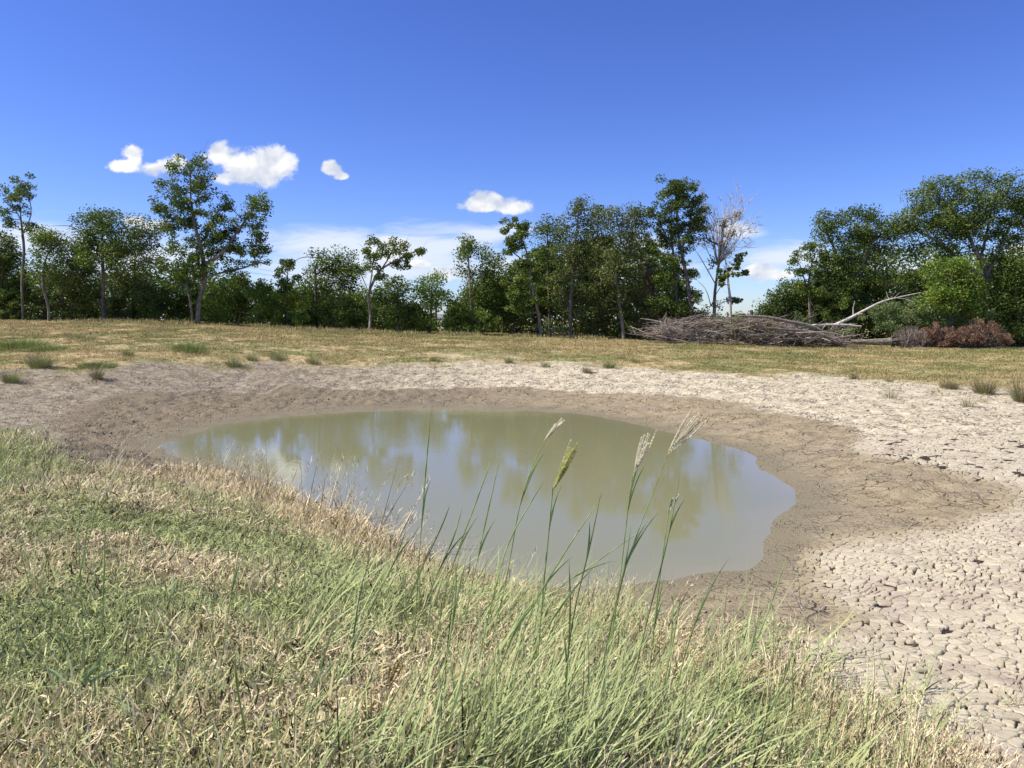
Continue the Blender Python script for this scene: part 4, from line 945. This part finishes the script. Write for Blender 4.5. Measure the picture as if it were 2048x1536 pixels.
log('fallen_trunk', 'long grey fallen trunk arching over the right half of the brush pile', [(1478, 632), (1530, 634), (1572, 642), (1618, 652), (1650, 667), (1682, 684)], [36.0, 36.1, 36.1, 36.2, 36.3, 36.3], .05, .13, BARKG, 'fallen trunk', group=PG)
log('fallen_trunk', 'second grey trunk lying just under the long arching one', [(1500, 652), (1560, 658), (1610, 662), (1650, 672), (1680, 686)], 36.1, .05, .115, BARKG, 'fallen trunk', group=PG)
log('raised_branch', 'pale dead branch rising to the right high above the logs', [(1665, 652), (1700, 636), (1730, 620), (1765, 603), (1800, 594), (1842, 585)], [38.2, 38.3, 38.5, 38.7, 38.8, 39], .09, .02, BARKW, 'branch', snags=9, group=PG)
log('fallen_trunk', 'pale level trunk lying below the raised dead branch', [(1618, 652), (1650, 650), (1690, 650), (1722, 653)], 38.0, .09, .05, BARKW, 'fallen trunk', group=PG)
log('broken_branch', 'short broken branch leaning in front of the crossing trunks', [(1600, 656), (1622, 676), (1632, 684)], 36.9, .05, .06, BARKG, 'branch', group=PG, snags=1)
log('broken_branch', 'short branch slanting up to the right beneath the second trunk', [(1608, 684), (1630, 672), (1655, 662)], 36.8, .06, .03, BARKG, 'branch', group=PG, snags=1)
log('split_log', 'pale split log end lying at the foot of the crossing trunks', [(1608, 684), (1620, 679), (1632, 674)], 36.4, .14, .12, BARKW, 'log', group=PG, snags=0)
log('pale_branch', 'pale bare branch showing inside the left half of the brush pile', [(1416, 662), (1450, 667), (1478, 669)], 36.9, .05, .045, BARKW, 'branch', group=PG, snags=0)
# tree stump standing behind
su = P(1511, 640, 39.5); sg = h1(su[0], su[1])
ste = empty('stump', (su[0], su[1], sg), 'upright splintered stump standing behind the brush pile in the sky gap', 'stump')
for dx, w_, tp_ in ((-.16, .15, 620), (.05, .13, 627), (.22, .10, 622)):
    zt = P(1511, tp_, 39.5)[2]; V, F = tube([(su[0] + dx, su[1], sg - .1), (su[0] + dx, su[1], (sg + zt) / 2), (su[0] + dx * 1.5, su[1], zt)], [w_ * 1.1, w_, w_ * .55], 7)
    link('trunk', mesh_from('trunk', V, F, BARK, True), ste)
# log with root ball
lb = P(1790, 686, 36.6); lg = h1(lb[0], lb[1])
rbe = empty('uprooted_log', (lb[0], lb[1], lg), 'low log ending in a dark ball of torn roots, left of the brown dead heap', 'log', PG)
ln = smoothline([P(1700, 683, 36.8), P(1740, 684, 36.7), P(1782, 683, 36.6)], 4)
V, F = tube(ln, np.linspace(.10, .19, len(ln)), 9); link('trunk', mesh_from('trunk', V, F, BARKG, True), rbe)
acc = Acc(); c0 = P(1785, 680, 36.6)
for _ in range(60):
    d = rng.normal(0, 1, 3); d[0] = abs(d[0]) * .8 + .1; d[2] = d[2] * 1.0 + .2; d /= np.linalg.norm(d); L = rng.uniform(.25, .62)
    m = c0 + d * L * .5 + rng.normal(0, .06, 3); acc.add(*tube([c0 + rng.normal(0, .05, 3), m, c0 + d * L + rng.normal(0, .12, 3)], [.06, .035, .01], 5))
link('roots', acc.mesh('roots', BARK), rbe)
# the pile of branches: every visible branch an object sharing a few meshes
bpz = P(1440, 686, 37.2); bg_ = h1(bpz[0], bpz[1])
pile = empty('brush_pile', (bpz[0], bpz[1], bg_), 'long tangled pile of cut grey branches in the field before the sky gap', 'brush pile')
bm_ = []
for k in range(10):
    L = 1.0; pz = [np.array([0, 0, 0])]; d = np.array([1.0, 0, 0])
    for s_ in range(5):
        d = d + rng.normal(0, .16, 3); d /= np.linalg.norm(d); pz.append(pz[-1] + d * .25)
    acc = Acc(); acc.add(*tube(pz, np.linspace(.030, .007, 6), 5))
    for _ in range(4):
        i = rng.integers(1, 5); dd = d * .4 + rng.normal(0, .35, 3); acc.add(*tube([pz[i], pz[i] + dd * .35, pz[i] + dd * .6 + rng.normal(0, .04, 3)], [.010, .006, .003], 4))
    bm_.append(acc.mesh('branch', [WOOD, BARKG, BARKP, BARK][k % 4]))
def ptop(u): return 3.5 * math.sin(u / 11.0) + 3 * math.sin(u / 4.7 + 1) + np.interp(u, [1312, 1330, 1370, 1420, 1480, 1530, 1580, 1620, 1670], [668, 644, 638, 634, 632, 638, 650, 662, 680])
for i in range(285):
    u = rng.uniform(1316, 1600) if i < 200 else rng.uniform(1500, 1680)
    tv = ptop(u) + 9; v = tv + (684 - tv) * rng.random() ** 1.2
    Y = 36.8 + rng.uniform(-.5, 1.2) + (684 - v) * .012
    p = P(u, v, Y)
    o = bpy.data.objects.new('branch', bm_[rng.integers(10)]); COL.objects.link(o); o.parent = pile
    left_fan = u < 1400
    slope = rng.normal(.10, .16) if left_fan else rng.normal(-.04, .16)
    o.location = tuple(p - np.array(pile.location) - np.array([.4, 0, 0]))
    s_ = rng.uniform(.6, 1.6); big = i >= 250
    if big: o.location.y -= .5; s_ = rng.uniform(1.4, 2.6); slope = rng.normal(.02, .14)
    o.scale = (s_, s_ * .9, s_ * .9); o.rotation_euler = (rng.uniform(0, 6.28), -slope, rng.normal(0, .5) + (math.pi if rng.random() < .35 else 0))
acc = Acc()
for i in range(1100):
    u = rng.uniform(1312, 1690); tv = ptop(u); v = tv + (688 - tv) * rng.random()
    p = P(u, v, 36.7 + rng.uniform(-.2, 2.0)); L = rng.uniform(.3, 1.1); sl_ = rng.normal(.1, .3)
    d = np.array([math.cos(sl_), rng.normal(0, .5), math.sin(sl_)]) * L * (1 if rng.random() < .6 else -1)
    d[2] = abs(d[2]) if u < 1400 else d[2]
    acc.add(*tube([p - d / 2, p + rng.normal(0, .05, 3), p + d / 2], [.014, .010, .004], 3))
for i in range(150):                                      # splayed stems at the left end
    c = P(1332 + rng.normal(0, 6), 665 + rng.normal(0, 8), 37 + rng.normal(0, .4)); a = rng.uniform(1.0, 3.6); L = rng.uniform(.3, .75)
    d = np.array([math.cos(a), rng.normal(0, .4), math.sin(a)]) * L
    acc.add(*tube([c, c + d * .6 + rng.normal(0, .05, 3), c + d], [.014, .010, .004], 3))
tag(link('twigs', acc.mesh('twigs', WOOD), pile), kind='stuff')
cs = np.array([P(rng.uniform(1455, 1545), rng.uniform(640, 678), 37 + rng.uniform(-.3, .8)) for _ in range(46)])
V, F, ti = leaves(cs, 34, .26, .10); link('foliage', mesh_from('foliage', V, F, leaf_mat('withered_leaf', (.11, .10, .04), (.22, .20, .08), (.28, .23, .12)), False, dict(tint=ti)), pile)
cs = np.array([P(rng.uniform(1500, 1610), rng.uniform(670, 688), 36.7 + rng.uniform(-.2, .9)) for _ in range(60)])
V, F, ti = leaves(cs, 30, .24, .10); tag(link('litter', mesh_from('litter', V, F, leaf_mat('dead_litter', (.14, .09, .065), (.27, .19, .14), (.35, .26, .2), .05), False, dict(tint=ti)), pile), kind='stuff')
# dead heaps
def heap(name, label, Y, bl, mat, n, cat, size=.065, per=52, stems=120, smat=BARK):
    e = empty(name, G(bl[0][0], 688), label, cat, 'dead heaps at the right end of the brush line')
    cs = []; acc = Acc()
    for (u, v, ru, rv) in bl:
        for _ in range(n):
            a = rng.uniform(0, math.pi); r = rng.random() ** .5
            cs.append(P(u + ru * r * math.cos(a), v - rv * 1.12 * math.sin(a) * rng.uniform(.1, 1) ** .6 * (.75 + .25 * math.sin(u + 9 * a)), Y + rng.uniform(-.9, .9)))
        for _ in range(stems):
            a = rng.uniform(.1, 3.0); c = P(u + rng.uniform(-.5, .5) * ru, v + 2, Y + rng.uniform(-.6, .6)); c[2] = h1(c[0], c[1])
            t_ = P(u + ru * math.cos(a) * 1.02, v - rv * math.sin(a) * rng.uniform(.7, 1.1), Y + rng.uniform(-.9, .7))
            acc.add(*tube([c, (c + t_) / 2 + rng.normal(0, .12, 3), t_], [.018, .012, .004], 4))
    link('stems', acc.mesh('stems', smat), e)
    if per:
        V, F, ti = leaves(np.array(cs), per, .15, size); link('foliage', mesh_from('foliage', V, F, mat, False, dict(tint=ti)), e)
heap('dead_cedar_heap', 'rust-brown heap of dead brush, the taller one furthest right', 37.5, [(1965, 688, 60, 50), (1925, 690, 50, 34)], LEAF['brown'], 150, 'brush heap')
heap('dead_cedar_heap', 'smaller rust-brown heap of dead brush left of the tall brown heap', 37.8, [(1872, 686, 42, 36)], LEAF['brown'], 120, 'brush heap')
heap('twig_heap', 'grey-brown heap of bare twigs between the root ball and the brown heaps', 37.6, [(1825, 686, 36, 34)], LEAF['sparse'], 30, 'brush heap', per=5, stems=240, smat=WOOD)

# ------------------------------------------------------------------ weed clumps on the bare bank
WM = {'green': grass_mat('clump_green', [(.12, .16, .05), (.25, .29, .10)], [(.42, .37, .19), (.58, .50, .29)], .50, .10),
      'tan': grass_mat('clump_tan', [(.16, .17, .07), (.25, .24, .11)], [(.40, .32, .18), (.55, .44, .27)], .32),
      'lush': grass_mat('clump_lush', [(.07, .16, .03), (.17, .28, .06)], [(.25, .30, .08), (.35, .36, .12)], .9)}
CG = 'grass clumps on the bare bank'
def clump(label, u, v, w_, h_, m, n=420, mat_like=False):
    g = G(u, v); k = g[1] / FPX; rad = w_ * k * .5; hh = h_ * k
    r = rad * .55 * np.sqrt(rng.random(n)) * (1.7 if mat_like else 1); a = rng.uniform(0, 6.28, n)
    bx, by = g[0] + r * np.cos(a), g[1] + r * np.sin(a) * (1 if not mat_like else 1)
    base = np.stack([bx, by, H(bx, by) - .01], -1)
    th = .15 + .9 * r / (rad + 1e-6) + rng.normal(0, .22, n)
    V, F, t, ti = blades(base, a + rng.normal(0, .5, n), th, rng.uniform(0, .8, n), hh * rng.uniform(.6, 1.2, n) * (1.2 if not mat_like else 1.4), max(.006, .35 * k) * rng.uniform(.7, 1.3, n), 3, rng.random(n), .3)
    o = link('grass_clump', mesh_from('grass_clump', V - g, F, WM[m], False, dict(along=t, tint=ti)), None, tuple(g))
    return tag(o, label, 'grass clump', CG)
for a in [
 ('olive grass clump with a dark right side below the long green patch at far left', 82, 738, 62, 30, 'green', 700),
 ('grass clump cut by the left edge, above the cracked grey mud', 22, 766, 46, 26, 'green', 420),
 ('upright straw-coloured clump just below the bright flat green patch', 195, 762, 30, 30, 'tan', 300),
 ('flat bright lime-green mat of grass on the left bank', 196, 733, 76, 9, 'lush', 1600, True),
 ('wide deep green mat of grass at the far left edge of the field', 30, 696, 120, 16, 'lush', 1900, True),
 ('deep green mat of grass just right of the wide left-edge mat', 96, 700, 70, 10, 'lush', 900, True),
 ('small yellow-green mat of grass high on the left slope', 165, 680, 56, 10, 'green', 700, True),
 ('green mat of grass in the middle of the left slope', 380, 702, 66, 14, 'lush', 900, True),
 ('small olive clump left of the green mat on the left slope', 256, 712, 34, 14, 'green', 300),
 ('olive clump at the top of the pale bank, left of a darker pair', 468, 735, 40, 20, 'green', 380),
 ('rounded olive clump right of the darker pair', 555, 722, 50, 16, 'green', 400),
 ('low yellow-green clump at the foot of the slope', 625, 728, 34, 16, 'green', 260),
 ('dull clump beside the yellow-green one, above the pale silt', 505, 722, 30, 16, 'green', 260),
 ('small green tuft on the crest directly above the pond', 870, 722, 28, 12, 'green', 220),
 ('small clump on the crest a little right of the pond centre', 1018, 728, 24, 14, 'green', 220),
 ('low clump on the crest, left of the rounder pair', 1092, 734, 28, 12, 'green', 220),
 ('round clump on the pale silt crest, higher of the rounder pair', 1218, 736, 40, 16, 'green', 360),
 ('lower of the rounder pair on the pale silt crest', 1174, 748, 30, 14, 'tan', 260),
 ('small dark clump near the right part of the crest', 1270, 724, 24, 12, 'green', 160),
 ('faint dry clump on the pale silt beneath the brown heaps', 1708, 758, 26, 16, 'tan', 140),
 ('low clump with reddish stems, leftmost of the trio at the right edge', 1898, 778, 46, 20, 'tan', 420),
 ('large spiky clump, middle of the trio at the right edge', 1968, 786, 62, 30, 'tan', 560),
 ('tall clump cut by the right edge of the view', 2042, 802, 42, 46, 'tan', 480),
 ('thin weed growing low on the pale silt, left of the trio', 1935, 815, 34, 22, 'tan', 90),
 ('wispy weed on the pale silt, furthest left of the right-hand clumps', 1782, 798, 46, 20, 'tan', 80),
 ('small grey-green tuft above the wispy weed', 1778, 764, 28, 10, 'green', 120)]:
    clump(*a)

# ------------------------------------------------------------------ tall stalks of the near bank
def stalk_mat(name, a, b):
    m = newmat(name); t = NT(m.node_tree); pos = t.n('ShaderNodeNewGeometry').outputs['Position']
    c = t.mix(t.step(t.noise(pos, 14, 3), .35, .65), a, b)
    s_ = t.n('ShaderNodeBsdfPrincipled', ins={'Base Color': c, 'Roughness': .45}); q = t.n('ShaderNodeBsdfTranslucent', ins={'Color': c})
    x_ = t.n('ShaderNodeMixShader', ins={0: .5, 1: s_.outputs[0], 2: q.outputs[0]}); t.n('ShaderNodeOutputMaterial', ins={'Surface': x_.outputs[0]}); return m
STM = stalk_mat('green_stalk', (.26, .36, .10), (.46, .56, .24)); STD = stalk_mat('dark_stalk', (.16, .22, .08), (.30, .37, .15))
SEED = stalk_mat('pale_seed', (.80, .74, .52), (.95, .90, .72)); SEEDY = stalk_mat('yellow_seed', (.55, .56, .16), (.78, .78, .36)); SEEDO = stalk_mat('orange_seed', (.42, .30, .10), (.55, .42, .18))
STRAW = stalk_mat('straw_stalk', (.48, .40, .24), (.66, .57, .38))
def strip(pts_, w_, mat, name, parent, fold=.35):
    """leaf blade with a folded midrib"""
    p = np.asarray(pts_); n = len(p); tg = np.gradient(p, axis=0); tg /= np.linalg.norm(tg, axis=1)[:, None] + 1e-9
    side = np.cross(tg, np.array([.1, 1, .15])); side /= np.linalg.norm(side, axis=1)[:, None] + 1e-9
    nrm = np.cross(side, tg); t = np.linspace(0, 1, n); ww = w_ * np.clip(1 - t ** 2.5, .03, 1) * np.clip(.75 + 1.0 * t, 0, 1) * .5
    V = np.stack([p - side * ww[:, None] + nrm * (ww * fold)[:, None], p, p + side * ww[:, None] + nrm * (ww * fold)[:, None]], 1).reshape(-1, 3)
    k = np.arange(n - 1)[:, None] * 3 + np.arange(2)[None]; F = np.stack([k, k + 1, k + 4, k + 3], -1).reshape(-1, 4)
    return link(name, mesh_from(name, V, F, mat, True), parent)
SG = 'tall grass stalks on the near bank'
def stalk(label, px_, head=None, hm=None, r=.0028, mat=STM, nleaf=1, hlen=0, spikes=6):
    r *= 1.15
    b = G(*px_[0]); pp = [b]
    for q in px_[1:]: pp.append(P(q[0], q[1], b[1] + rng.normal(0, .04)))
    ln = smoothline(pp, 5); n = len(ln)
    e = empty('grass_stalk', b, label, 'grass stalk', SG)
    tt_ = np.linspace(0, 1, n); rr_ = np.linspace(r, r * .55, n) if head else r * np.interp(tt_, [0, .45, .7, .88, 1], [.8, .85, 1.15, .8, .12])
    V, F = tube(ln, rr_, 6); link('stem', mesh_from('stem', V, F, mat, True), e)
    for q in range(nleaf):                                  # leaf sheath and blade
        i = int(n * rng.uniform(.25, .7)); a = ln[i]; d = ln[min(i + 2, n - 1)] - a; d /= np.linalg.norm(d) + 1e-9; L = rng.uniform(.16, .36)
        sd_ = np.array([rng.choice([-1, 1, 1]) * rng.uniform(.05, .22), rng.uniform(-.15, .15), 0])
        t = np.linspace(0, 1, 8)[:, None]; lp = a + d * L * t + sd_ * L * t ** 1.5 - np.array([0, 0, .1]) * L * t ** 3
        strip(lp, .0085, mat, 'leaf', e)
    if head:
        h0 = P(*head[0], b[1]); h1_ = P(*head[1], b[1]); ax = h1_ - h0; HL = np.linalg.norm(ax)
        acc = Acc()
        for s_ in range(spikes):
            off_ = np.array([rng.normal(.02, .085), rng.normal(0, .08), rng.normal(0, .04)]) * HL
            st = h0 + ax * rng.uniform(0, .30); en = h0 + ax * rng.uniform(.72, 1.05) + off_
            m = (st + en) / 2 + off_ * .15; spine = smoothline([st, m, en], 7)
            acc.add(*tube(spine, .0008, 4))
            for i in range(1, len(spine)):                    # spikelets set close along the spine
                for sgn in (-1, 1):
                    c = spine[i]; d = spine[i] - spine[i - 1]; d /= np.linalg.norm(d) + 1e-9
                    o_ = np.cross(d, [0, 1, 0]) * sgn * .0022 + np.array([0, rng.normal(0, .0015), 0]); L = HL * .05 + .003
                    acc.add(*tube([c, c + o_ + d * L * .5, c + o_ * .9 + d * L], [.0007, .0022, .0003], 5))
        link('seed_head', acc.mesh('seed_head', hm or SEED), e)
    return e
stalk('tallest thin upright stalk reaching above the far shoreline, without a seed head', [(828, 1300), (838, 1120), (850, 960), (863, 812)], r=.0030, nleaf=2)
stalk('stalk with an open pale seed head bending right, left of the yellow-headed stalk', [(960, 1370), (1008, 1180), (1040, 1010), (1070, 920), (1092, 878)], [(1085, 886), (1122, 840)], SEED, r=.0026, nleaf=2)
stalk('stalk with a thick yellow-green seed head, in the middle of the stalks', [(1068, 1420), (1082, 1230), (1098, 1060), (1106, 975)], [(1104, 985), (1142, 893)], SEEDY, r=.0036, nleaf=2, spikes=9)
stalk('stalk with a whitish seed head standing upright, left of the tallest seed head', [(1200, 1420), (1232, 1220), (1256, 1020), (1266, 945)], [(1264, 955), (1296, 862)], SEED, r=.0028, nleaf=2, spikes=7)
stalk('stalk with the highest whitish seed head, leaning right', [(1190, 1440), (1240, 1180), (1272, 1075), (1335, 910)], [(1333, 912), (1398, 822)], SEED, r=.0028, nleaf=1, spikes=8)
stalk('stalk with a narrow closed head wrapped in its leaf, right of the seed heads', [(1290, 1440), (1312, 1220), (1335, 1040), (1345, 990)], [(1338, 1030), (1350, 985)], SEED, r=.0030, nleaf=2, spikes=2)
rest_ = [([(862, 1330), (900, 1150), (950, 1010), (990, 900)], STM), ([(905, 1360), (942, 1180), (972, 1040), (998, 925)], STM), ([(940, 1400), (985, 1200), (1020, 1080), (1092, 955)], STM), ([(1000, 1420), (1060, 1230), (1120, 1120), (1205, 990)], STM),
         ([(1052, 1330), (1110, 1190), (1170, 1140), (1310, 1042)], STM), ([(780, 1320), (830, 1170), (880, 1060), (900, 1010)], STD), ([(800, 1340), (870, 1160), (905, 1080), (925, 1015)], STD), ([(1120, 1440), (1146, 1240), (1180, 1090), (1202, 985)], STD),
         ([(1180, 1460), (1220, 1260), (1250, 1130), (1262, 1050)], STD), ([(1240, 1480), (1290, 1260), (1330, 1100), (1360, 950)], STD), ([(1330, 1500), (1362, 1340), (1392, 1240), (1412, 1180)], STM), ([(1420, 1520), (1470, 1380), (1530, 1240), (1577, 1105)], STM),
         ([(1500, 1530), (1540, 1420), (1570, 1350), (1588, 1295)], STM), ([(1300, 1510), (1330, 1360), (1352, 1250), (1362, 1180)], STM), ([(1570, 1532), (1582, 1440), (1586, 1380), (1584, 1330)], STM), ([(1010, 1500), (1060, 1330), (1110, 1230), (1150, 1180)], STM),
         ([(690, 1330), (750, 1200), (790, 1120), (812, 1060)], STD), ([(850, 1480), (890, 1330), (910, 1200), (912, 1120)], STM), ([(1100, 1520), (1130, 1380), (1140, 1230), (1138, 1120)], STD), ([(930, 1520), (990, 1360), (1040, 1240), (1085, 1190)], STM)]
SLAB = ['slender green stalk rising just right of the tallest thin one, tip over the water', 'thin green stalk between the tallest thin one and the open pale seed head', 'long green stalk crossing behind the stem of the open pale seed head', 'long green stalk with its tip midway between the yellow head and the right seed heads', 'stalk bent low to the right, crossing the water almost diagonally', 'dark short spear leaning left of the tallest thin stalk', "dark spear just left of the tallest thin stalk's base, over the near shore", 'dark spear between the yellow-headed stalk and the whitish seed heads', 'dark spear directly under the whitish upright seed head', 'dark spear rising under the highest whitish seed head, nearest the closed head', 'green spear standing against the wet mud right of the water, shorter one', 'thick green spear standing apart over the wet mud, the tallest of the right-hand ones', 'short thick green spear over the cracked mud, furthest right', 'green spear between the closed head and the spear against the wet mud', 'short upright spear beside the furthest right thick one', 'broad green spear low in front of the yellow-headed stalk', 'dark spear furthest left of the tall stalks, over the straw-coloured edge', 'upright green spear in the turf below the tallest thin stalk', 'dark upright spear directly below the yellow seed head, low in the turf', 'green spear leaning right in the middle of the turf near the bottom']
for i, (px_, mt) in enumerate(rest_):
    stalk(SLAB[i], px_, mat=mt, r=.0026, nleaf=1)
stalk('thin green stalk with a pale bent head near the left edge', [(104, 1400), (130, 1260), (165, 1130), (198, 1000)], [(194, 1012), (236, 925)], SEED, r=.0022, nleaf=1, spikes=2)
stalk('thin upright stalk with a narrow yellow tip near the left edge', [(172, 1395), (166, 1250), (158, 1100), (157, 1010)], [(157, 1020), (166, 962)], SEEDY, r=.0022, nleaf=0, spikes=1)
stalk('bare upright stalk standing alone, right of the two near the left edge', [(194, 1410), (204, 1260), (208, 1150), (211, 1048)], r=.0024, nleaf=0)
stalk('bare stalk leaning right in the left half of the grass', [(432, 1392), (448, 1290), (462, 1190), (480, 1096)], r=.0022, nleaf=1)
stalk('dark green pointed stalk rising from the bottom edge at left', [(505, 1532), (488, 1450), (474, 1370), (470, 1302)], r=.0034, nleaf=0)
stalk('stalk with an orange-brown seed spike in the lower middle', [(745, 1532), (762, 1440), (775, 1380)], [(772, 1386), (798, 1322)], SEEDO, r=.0026, nleaf=1, spikes=4)
# broad-bladed clumps at lower left
def broad(label, px_, n, L, w_):
    L *= 1.35; w_ *= 1.5
    g = G(*px_); e = empty('broad_grass', g, label, 'grass plant', 'broad-bladed grass plants in the near turf')
    for i in range(n):
        a = rng.uniform(0, 6.28); th = rng.uniform(.25, 1.1); t = np.linspace(0, 1, 9)[:, None]; LL = L * rng.uniform(.6, 1.15)
        d = np.array([math.cos(a) * math.sin(th), math.sin(a) * math.sin(th), math.cos(th)])
        p = g + np.array([math.cos(a), math.sin(a), 0]) * .01 + d * LL * t - np.array([0, 0, .35]) * LL * t ** 2.4
        strip(p, w_ * rng.uniform(.7, 1.2), STM if i % 3 else BROADM, 'leaf', e)
BROADM = stalk_mat('glaucous_blade', (.30, .40, .24), (.48, .58, .38))
for lab, q, n, L, w_ in [('broad blue-green blades at the lower left corner', (150, 1400), 9, .17, .011), ('broad pale blades lying flat right of the corner plant', (262, 1470), 7, .15, .010),
                         ('broad blades standing at the left third of the bottom', (430, 1440), 7, .15, .008), ('small spray of broad blades near the middle left', (300, 1110), 7, .16, .010),
                         ('broad blades at the very bottom left edge', (40, 1500), 7, .16, .010), ('spray of long pale blades in the middle of the turf', (340, 1210), 6, .18, .008),
                         ('broad bright blades at the bottom right of the turf', (1500, 1500), 8, .22, .010), ('arching broad blades at the bottom middle', (1220, 1490), 8, .26, .009), ('broad blades half hidden in the lower middle turf', (620, 1400), 7, .16, .008)]:
    broad(lab, q, n, L, w_)
# pale dead twigs standing in the mud at right
def twig(label, root, tips, Ym=0):
    b = G(*root); e = empty('dead_twig', b, label, 'twig', 'bleached twigs on the wet mud')
    for tp_ in tips:
        pts_ = [b] + [P(q[0], q[1], b[1] + rng.normal(0, .05)) for q in tp_]
        ln = smoothline(pts_, 4); V, F = tube(ln, np.linspace(.005, .002, len(ln)), 5); link('branch', mesh_from('branch', V, F, BARKW, True), e)
twig('bleached forked twig standing on the wet mud, left one', (1606, 1228), [[(1590, 1195), (1574, 1142)], [(1602, 1212), (1599, 1190), (1597, 1140)], [(1585, 1222), (1572, 1202)], [(1618, 1224), (1620, 1222)]])
twig('bleached twig lying in a shallow bend below the forked one', (1566, 1234), [[(1590, 1238), (1612, 1236)], [(1612, 1236), (1618, 1228), (1596, 1252)]])
twig('bleached leaning twig with side sprigs, right of the forked one', (1637, 1225), [[(1648, 1200), (1661, 1176)], [(1650, 1212), (1675, 1212)], [(1655, 1224), (1690, 1222)]])
# pebbles and clods (things nobody could count)
def clods():
    n = 2600; x = rng.uniform(-12, 12, n * 3); y = rng.uniform(3, 24, n * 3)
    a, b, c, d = zones(x, y); k = (c > .1) & (a > .3) & (d > .2) & (np.abs(x) < y * .78 + .5); x, y = x[k][:n], y[k][:n]; n = len(x)
    s_ = rng.uniform(.005, .018, n) * (1 + y / 18); z = H(x, y) + s_ * .2
    oc = np.array([(1, 0, 0), (-1, 0, 0), (0, 1, 0), (0, -1, 0), (0, 0, .8), (0, 0, -.8)], float)
    V = (oc[None] * rng.uniform(.6, 1.2, (n, 6, 1))) * s_[:, None, None] + np.stack([x, y, z], -1)[:, None]
    f = np.array([(0, 2, 4), (2, 1, 4), (1, 3, 4), (3, 0, 4), (2, 0, 5), (1, 2, 5), (3, 1, 5), (0, 3, 5)])
    F = (np.arange(n) * 6)[:, None, None] + f[None]
    return mesh_from('mud_clods', V.reshape(-1, 3), F.reshape(-1, 3), CLODM, False, dict(tone=np.repeat(rng.random(n), 6), damp=np.repeat(np.clip(1 - sdpoly(x, y, WET) * 3, 0, 1) * .8, 6)))
CLODM = PM
tag(link('mud_clods', clods()), 'small clods and pebbles strewn over the bare mud', kind='stuff')
# dry tall weeds along the field edge
x = rng.uniform(-24, 30, 2600); y = rng.uniform(38.8, 41.0, 2600); fe = fbm(x * .7, y * .1, 99, 3); k = rng.random(len(x)) < sstep(fe, .35, .6)
x, y = x[k], y[k]; uu = 1024 + x / y * FPX; k = (uu < 1300) | (uu > 2010); x, y = x[k], y[k]; n = len(x); s = rng.uniform(1.2, 3.6, n)
scatter('edge_weeds', np.stack([x, y, H(x, y)], -1), np.stack([np.zeros(n), np.zeros(n), rng.uniform(0, 6.28, n)], -1), np.stack([s * .7, s * .7, s * 1.2], -1), rng.integers(0, 8, n), rng.uniform(0, .9, n), CF, 'dry weeds and straw along the foot of the trees')
